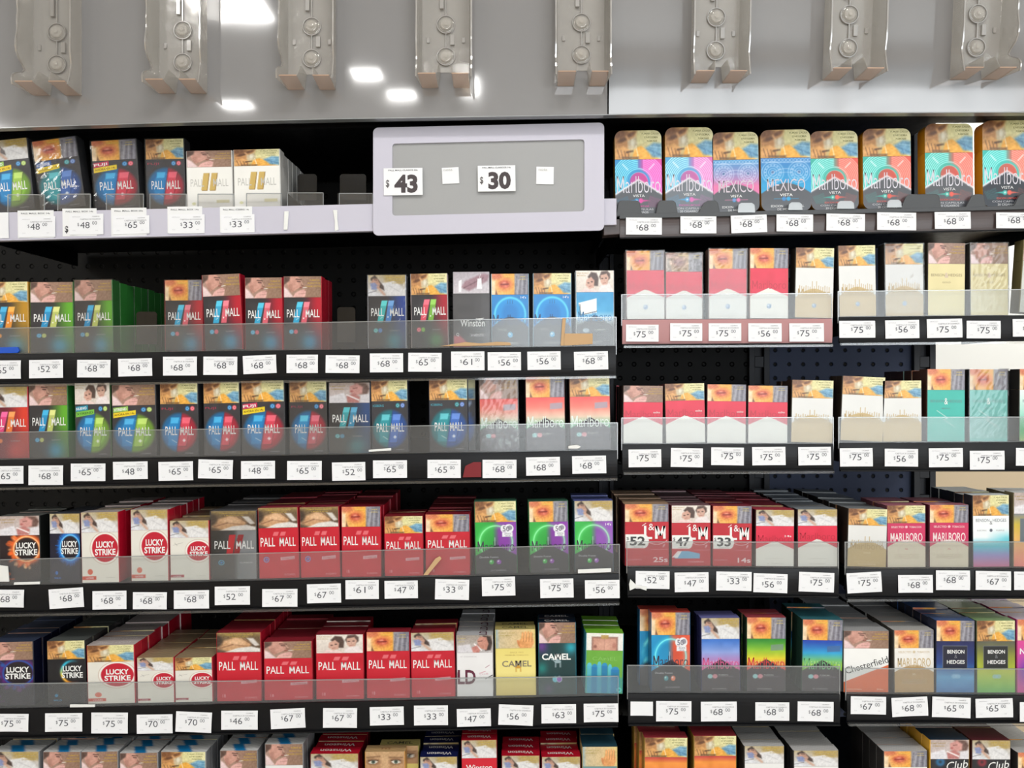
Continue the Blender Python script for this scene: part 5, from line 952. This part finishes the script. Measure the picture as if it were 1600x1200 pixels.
# tins on the top right shelf
TINS = [(962, 1035, 205, 'v_pink', 'first blue-and-pink ring tin from left', 320), (1040, 1115, 200, 'v_pink2', 'second blue-and-pink ring tin, standing taller', 320), (1115, 1187, 208, 'x_pink', 'blue tin with pink eye pattern', 322), (1190, 1268, 204, 'x_blue', 'all-blue tin with two eye rings', 322), (1268, 1342, 206, 'v_coral', 'leftmost teal-and-coral tin', 321), (1349, 1424, 202, 'v_coral', 'teal-and-coral tin second of four', 320), (1446, 1521, 194, 'v_coral', 'teal-and-coral tin third of four, yellow side', 314), (1536, 1612, 189, 'v_coral2', 'teal-and-coral tin at frame edge, yellow side', 314)]
for i, (x0, x1, yt, a, desc, yb) in enumerate(TINS):
    yf = .003; s = (D+yf)/D*K0; cx = (x0+x1)/2; zt = P(cx, yt, yf).z; zb = P(cx, ln(SHELF['R1'], 'fb', cx), 0).z+.0006
    r = empty('cigarette_tin', (P(cx, yt, yf).x, yf, zb+.0006)); r.scale = ((x1-x0)*s/.064, 1, (zt-zb)/.104); r.rotation_euler = (0, math.radians((-.8, -.4, -1.2, -1, -1, -.6, -.5, -.5)[i]), 0); r.location.z += abs(math.sin(r.rotation_euler[1]))*.035
    tag(r, desc+' on the top right shelf', 'cigarette tin', 'round-cornered tins on the top right shelf')
    child('tin_body', tin_mesh(a, True), r); child('tin_lid', tin_mesh(a, False), r)
# ------------------------------------------------------------------ price tags
TAGS = {
'L1': [(-20, 14, 332, 373, 'x'), (30, 87, 338, 371, '48'), (109, 162, 334, 367, '48'), (177, 234, 337, 366, '65'), (264, 320, 335, 365, '33'), (346, 398, 335, 364, '33')],
'L2': [(-20, 33, 563, 592, '65'), (46, 99, 562, 591, '52'), (121, 173, 562, 590, '68'), (185, 238, 560, 588, '68'), (255, 308, 557, 587, '68'), (318, 371, 557, 586, '68'), (380, 432, 555, 584, '68', 2), (448, 497, 554, 583, '68'), (509, 562, 555, 583, '68', -1), (578, 630, 552, 582, '68'), (638, 690, 551, 581, '65'), (705, 757, 549, 579, '61'), (762, 814, 550, 579, '56'), (824, 876, 549, 578, '56'), (897, 950, 549, 578, '68', 1)],
'L3': [(-15, 37, 728, 756, '65'), (45, 99, 727, 758, '68'), (111, 165, 724, 752, '65'), (177, 231, 721, 749, '48'), (248, 302, 721, 751, '65'), (310, 364, 718, 748, '65', -2), (377, 430, 720, 748, '48'), (449, 503, 720, 750, '65'), (519, 571, 722, 751, '52'), (583, 636, 719, 747, '65'), (668, 720, 718, 747, '65'), (754, 807, 718, 747, '68'), (822, 875, 714, 743, '68'), (894, 947, 712, 740, '68')],
'L4': [(-20, 38, 921, 949, '68', -1), (77, 131, 919, 950, '68', 3), (145, 198, 923, 952, '68'), (208, 261, 925, 952, '68', -1), (272, 327, 922, 951, '68'), (336, 391, 916, 945, '52'), (410, 465, 920, 948, '67'), (480, 533, 912, 942, '67'), (540, 592, 906, 936, '61'), (601, 653, 907, 935, '47'), (680, 733, 905, 937, '33', -2), (753, 805, 901, 931, '75'), (844, 896, 904, 934, '75'), (914, 968, 906, 935, '56')],
'L5': [(-10, 45, 1115, 1143, '75', -1), (71, 129, 1114, 1143, '75'), (143, 200, 1113, 1146, '75', -1), (214, 270, 1116, 1146, '70'), (275, 331, 1112, 1144, '70', -3), (346, 403, 1110, 1140, '46'), (423, 477, 1107, 1138, '67', 2), (505, 558, 1106, 1137, '67', -1), (578, 631, 1104, 1133, '33'), (647, 700, 1102, 1133, '33'), (714, 767, 1107, 1135, '47'), (779, 833, 1101, 1133, '56', -3), (846, 900, 1100, 1130, '63'), (912, 966, 1099, 1128, '75')],
'R1': [(978, 1034, 340, 367, '68'), (1063, 1119, 338, 365, '68'), (1142, 1198, 336, 364, '68', 2), (1213, 1270, 335, 362, '68'), (1291, 1351, 334, 361, '68', -1), (1370, 1431, 332, 360, '68'), (1460, 1516, 331, 358, '68'), (1556, 1612, 332, 357, '68')],
'R2A': [(978, 1029, 507, 534, '75'), (1047, 1097, 505, 533, '75'), (1107, 1158, 505, 533, '75'), (1169, 1221, 505, 534, '56'), (1233, 1287, 505, 534, '75')],
'R2B': [(1311, 1367, 501, 528, '75'), (1383, 1436, 500, 529, '56', 1), (1448, 1503, 498, 528, '75', 1), (1510, 1563, 501, 529, '75'), (1582, 1636, 498, 526, '75')],
'R3A': [(982, 1033, 702, 730, '75'), (1048, 1098, 700, 730, '75', -1), (1111, 1162, 699, 727, '75'), (1175, 1227, 698, 727, '75'), (1247, 1298, 698, 727, '75')],
'R3B': [(1312, 1363, 700, 729, '75'), (1382, 1434, 701, 729, '56'), (1451, 1504, 700, 730, '75'), (1515, 1569, 704, 734, '75'), (1587, 1640, 700, 728, '75')],
'R4A': [(993, 1046, 892, 920, '52'), (1054, 1107, 894, 925, '47'), (1119, 1174, 893, 923, '33', -1), (1177, 1230, 896, 926, '56', -2), (1248, 1303, 894, 925, '75', -2)],
'R4B': [(1323, 1377, 894, 926, '75', 3), (1403, 1457, 898, 926, '68'), (1462, 1515, 891, 922, '68'), (1524, 1579, 892, 922, '67', -1), (1584, 1640, 893, 922, '75')],
'R5A': [(985, 1020, 1096, 1118, ''), (1025, 1080, 1095, 1127, '75'), (1095, 1151, 1096, 1127, '68'), (1180, 1233, 1097, 1126, '68'), (1246, 1302, 1096, 1127, '68', -1)],
'R5B': [(1329, 1384, 1088, 1116, '67', -1), (1393, 1449, 1089, 1119, '68', 2.5), (1456, 1516, 1089, 1121, '65', -2), (1524, 1582, 1091, 1121, '65', 1), (1593, 1650, 1097, 1128, '75')],
}
GR = (112, 112, 116)
def tag_mesh(w, h, price, big=None, seed=0):
    r = random.Random(seed); mb = MB(); nx, nz = 12, 8; G = np.zeros((nz, nx, 3)); b = r.uniform(-.0007, .0007); b2 = r.uniform(0, .0009)
    for j in range(nz):
        for i in range(nx):
            u, v = i/(nx-1), j/(nz-1); G[j, i] = ((u-.5)*w, -.0006-b2*(2*u-1)**2*(v)-abs(b)*math.sin(v*3)*u, (.5-v)*h)
    mb.grid(G, (238, 238, 240)); mb.grid((G+np.array([0, .0004, 0]))[:, ::-1], (220, 220, 222))
    ring = [(i, 0) for i in range(nx)]+[(nx-1, j) for j in range(1, nz)]+[(i, nz-1) for i in range(nx-2, -1, -1)]+[(0, j) for j in range(nz-2, 0, -1)]
    V = [G[j, i] for i, j in ring]+[G[j, i]+np.array([0, .0004, 0]) for i, j in ring]; n = len(ring); mb.raw(V, [(i, (i+1) % n, (i+1) % n+n, i+n) for i in range(n)], (230, 230, 232))
    def T(s, x, z, hh, col=GR, ww=None, bold=0.0):
        v, f, w0 = text_geo(s, bold); sx = hh if ww is None else ww/w0; X = v[:, 0]*sx+x; Z = v[:, 1]*hh+z
        u = X/w+.5; q = .5-Z/h; Y = -.0006-b2*(2*u-1)**2*q-abs(b)*np.sin(q*3)*u-.00025
        mb.raw(np.stack([X, Y, Z], 1), f, col)
    if big is None and price and price != 'x':
        ox = r.uniform(-.004, .001); oz = r.uniform(-.0012, .0012)+h*.0
        T(price, ox+.001, oz-.0005, .0092, (84, 84, 90), .0132, -.002); T('$', ox-.0082, oz+.0004, .0046, GR, .0024); T('00', ox+.0146, oz+.0022, .0048, (112, 112, 118), .0066)
        T('ARTICULO', -w*.3, h*.36, .0014, (176, 176, 180), .011); T('CIGARROS', w*.28, h*.37, .0015, (130, 130, 134), .010); T('CAJETILLA 20 CIGARROS', w*.12, h*.24, .0019, (136, 136, 140), w*.6)
        T('0102', -w*.36, -h*.3, .0013, (190, 190, 194), .004); T('018', w*.3, -h*.3, .0013, (180, 180, 184), .003)
    if big:
        T(big[0], 0, h*.42, .0022, (70, 70, 70), w*.75, .01); T(price, .004, -h*.06, h*.62, (74, 66, 68), w*.6, .045); T('$', -w*.4, -h*.05, h*.26, (90, 84, 84), w*.09, .02)
    return mb
def nearest(k, cx):
    rows = PACKS.get(k) or [(a, b, c, 0, 0, e, 0, {}) for a, b, c, d_, e, f in TINS]
    return min(rows, key=lambda q: abs((q[0]+q[1])/2-cx))
for k, rows in TAGS.items():
    used = {}; S = SHELF[k]; y = RAILY-.0004-(.004 if k == 'L1' else 0)-(.0022 if k == 'R1' else 0)
    for t in rows: used.setdefault(nearest(k, (t[0]+t[1])/2)[5], []).append(t)
    for t in rows:
        x0, x1, y0, y1, pr = t[:5]; cx, cy = (x0+x1)/2, (y0+y1)/2; s = (D+y)/D*K0
        base = math.atan((S['fb'][1]-S['fb'][0])/(S['x'][1]-max(0, S['x'][0]))) if k[0] == 'L' else 0
        rt = math.radians(-(t[5] if len(t) > 5 else random.uniform(-.8, .8)))+base*.7
        mb = tag_mesh((x1-x0)*s, (y1-y0)*s*.985, pr, seed=int(cx*7+cy))
        o = mb.build('price_tag', M_paper, loc=P(cx, cy, y)); o.rotation_euler = (0, rt, 0)
        d = nearest(k, cx)[5]; grp = used[d]; where = 'below'
        if len(grp) > 1: where = {0: 'below left of', 1: 'below right of'}[min(1, grp.index(t))] if len(grp) == 2 else ('below left of', 'below', 'below right of')[grp.index(t)]
        d = d.replace(', standing taller', '').replace(', yellow side', '').replace('second of four', '2nd of four')
        tag(o, ('$%s tag %s %s, %s' % (pr, where, d, S['ph'])) if pr not in ('', 'x') else ('blank white tag %s %s, %s' % (where, d, S['ph'])), 'price tag', 'white price tags on the shelf rails')
# second sheets peeking out from behind the tags of the top left shelf, lettered top line
for x0, x1, y0, y1, w_ in ((28, 84, 329, 372, 'PALL MALL BOX 14s'), (98, 151, 326, 369, 'PALL MALL BOX 14s'), (174, 229, 325, 369, 'PALL MALL BOX 25s'), (262, 316, 323, 364, 'PALL MALL BOX 14s'), (344, 394, 323, 363, 'PALL MALL ICEBERG 14s')):
    y = RAILY-.0041; s = K0; mb = MB().box(-(x1-x0)*s/2, (x1-x0)*s/2, -.0003, 0, -(y1-y0)*s/2, (y1-y0)*s/2, (236, 236, 236))
    put_text(mb, w_, 0, (y1-y0)*s/2-.0042, .0022, (84, 84, 88), (x1-x0)*s*.8, .012, y=-.0005)
    if x0 == 98: put_text(mb, '$', -(x1-x0)*s*.38, -.009, .009, (60, 60, 62), .0048, .03, y=-.0005)
    o = mb.build('price_slip', M_paper, loc=P((x0+x1)/2, (y0+y1)/2, y)); o.rotation_euler = (0, -.012, 0)
    tag(o, 'white lettered slip behind the price tag below '+nearest('L1', (x0+x1)/2)[5], 'price slip', 'lettered slips on the top left rail')
# big cards and blank slips on the board
for x0, x1, y0, y1, pr, wd in ((600, 660, 263, 305, '43', 'PALL MALL CLASICS 20s'), (747, 805, 259, 299, '30', 'PALL MALL CLASICOS 14s')):
    y = -.0141; mb = tag_mesh((x1-x0)*K0, (y1-y0)*K0, pr, big=(wd,), seed=x0); o = mb.build('price_card', M_paper, loc=P((x0+x1)/2, (y0+y1)/2, y)); o.rotation_euler = (0, -.014, 0)
    tag(o, 'large white card reading $%s on the lavender framed board' % pr, 'price card', 'large price cards on the board')
for x0, x1, y0, y1, rr, lab in ((691, 717, 262, 287, -.05, 'crumpled blank slip between the $43 and $30 cards'), (838, 865, 261, 288, .02, 'blank square slip right of the $30 card')):
    mb = tag_mesh((x1-x0)*K0, (y1-y0)*K0, '', seed=x0); put_text(mb, 'nota', -.003, .008, .003, (196, 196, 190), .012, 0, y=-.0016); o = mb.build('paper_slip', M_paper, loc=P((x0+x1)/2, (y0+y1)/2, -.0113)); o.rotation_euler = (0, rr, 0); tag(o, lab, 'paper slip')
# ------------------------------------------------------------------ bits left on the shelves
def bit(name, px, y0, y1, mat, lab, cat, bv=.0004):
    c = P(sum(a for a, _ in px)/len(px), sum(b for _, b in px)/len(px), y0); mb = MB(); mb.prism([(P(a, b, y0).x-c.x, P(a, b, y0).z-c.z) for a, b in px], 0, y1-y0); o = mb.build(name, mat, loc=c); bevel(o, bv); return tag(o, lab, cat)
bit('plastic_strip', [(443, 359), (449, 359), (451, 330), (444, 330)], -.0100, -.0088, M_white, 'short white strip on grey rail, left of the curled one', 'plastic strip')
bit('plastic_strip', [(523, 361), (529, 359), (527, 343), (527, 328), (520, 328), (523, 345)], -.0100, -.0088, M_white, 'curled white strip on grey rail nearest the board', 'plastic strip')
bit('blue_clip', [(-30, 553), (27, 551.5), (30, 548), (27, 542), (-30, 543)], -.0045, -.0012, M_blue, 'blue plastic clip at the left frame edge, second left shelf', 'clip')
cb = empty('cardboard_scrap', P(900, 540, -.003)); tag(cb, 'L-shaped brown cardboard piece in front of blue-circle pack', 'cardboard scrap')
for px in ([(876, 540), (881, 540), (884, 497), (879, 497)], [(881.5, 540), (926, 537.5), (926, 521), (881.5, 521)]):
    mb = MB(); mb.pprism(px, -.003, -.0012); o = mb.build('cardboard_flap', M_wood); o.parent = cb; o.matrix_parent_inverse = Matrix.Translation(cb.location).inverted()
bit('cardboard_scrap', [(687, 541), (735, 540.5), (799, 539.5), (797, 535), (776, 534), (752, 536.5), (727, 534.5), (705, 538)], -.003, -.0012, M_wood, 'long torn brown cardboard strip below dark grey bird pack', 'cardboard scrap')
bit('wooden_stick', [(661, 899), (668, 899), (690, 873), (687, 869), (680, 873)], -.0035, -.0014, M_wood, 'pale wooden stick leaning on the fourth left shelf fence', 'wooden stick')
bit('plastic_strip', [(576, 706), (611, 704), (611, 700), (576, 703)], -.0032, -.0012, M_white, 'white strip on third left shelf under the left teal-globe pack', 'plastic strip')
bit('paper_curl', [(888, 701), (903, 701), (908, 698), (901, 695), (888, 697)], -.006, -.0012, M_white, 'tiny white curled paper on the third left shelf, far right', 'paper scrap')
bit('plastic_strip', [(21, 914), (62, 913), (62, 909), (22, 910)], -.0032, -.0012, M_white, 'white strip under the fiery-ring pack, fourth left shelf', 'plastic strip')
bit('plastic_strip', [(903, 896), (955, 894), (955, 888), (903, 890)], -.0032, -.0012, M_white, 'white strip under the green-and-purple patient-picture pack', 'plastic strip')
bit('plastic_strip', [(109, 1105.5), (148, 1105), (148, 1101), (109, 1101)], -.0032, -.0012, M_white, 'white strip under the rainbow-arc pack, fifth left shelf', 'plastic strip')
bit('paper_scrap', [(984, 923), (995, 918), (1010, 923), (1011, 917), (994, 914), (985, 905), (983, 913)], -.0075, -.006, M_white, 'torn white paper scrap beside the $52 tag, fourth right shelf', 'paper scrap')
bit('red_reflection_patch', [(723, 746), (752, 745.5), (752, 722), (740, 722), (727, 728)], -.0048, -.0043, M_red, 'dark red patch painted as a soft reflection, third left rail beside $68 tag', 'painted reflection')  # soft red reflection on the rail, painted as a flat dark patch
bit('paper_slip', [(-10, 909), (14, 909), (12, 885), (-10, 882)], -.0032, -.0014, M_white, 'white slip at left frame edge, fourth left shelf fence', 'paper slip')
SC.cycles.use_denoising = True; SC.cycles.max_bounces = 7; SC.cycles.transparent_max_bounces = 16; SC.cycles.caustics_reflective = False; SC.cycles.caustics_refractive = False; SC.cycles.sample_clamp_indirect = 4
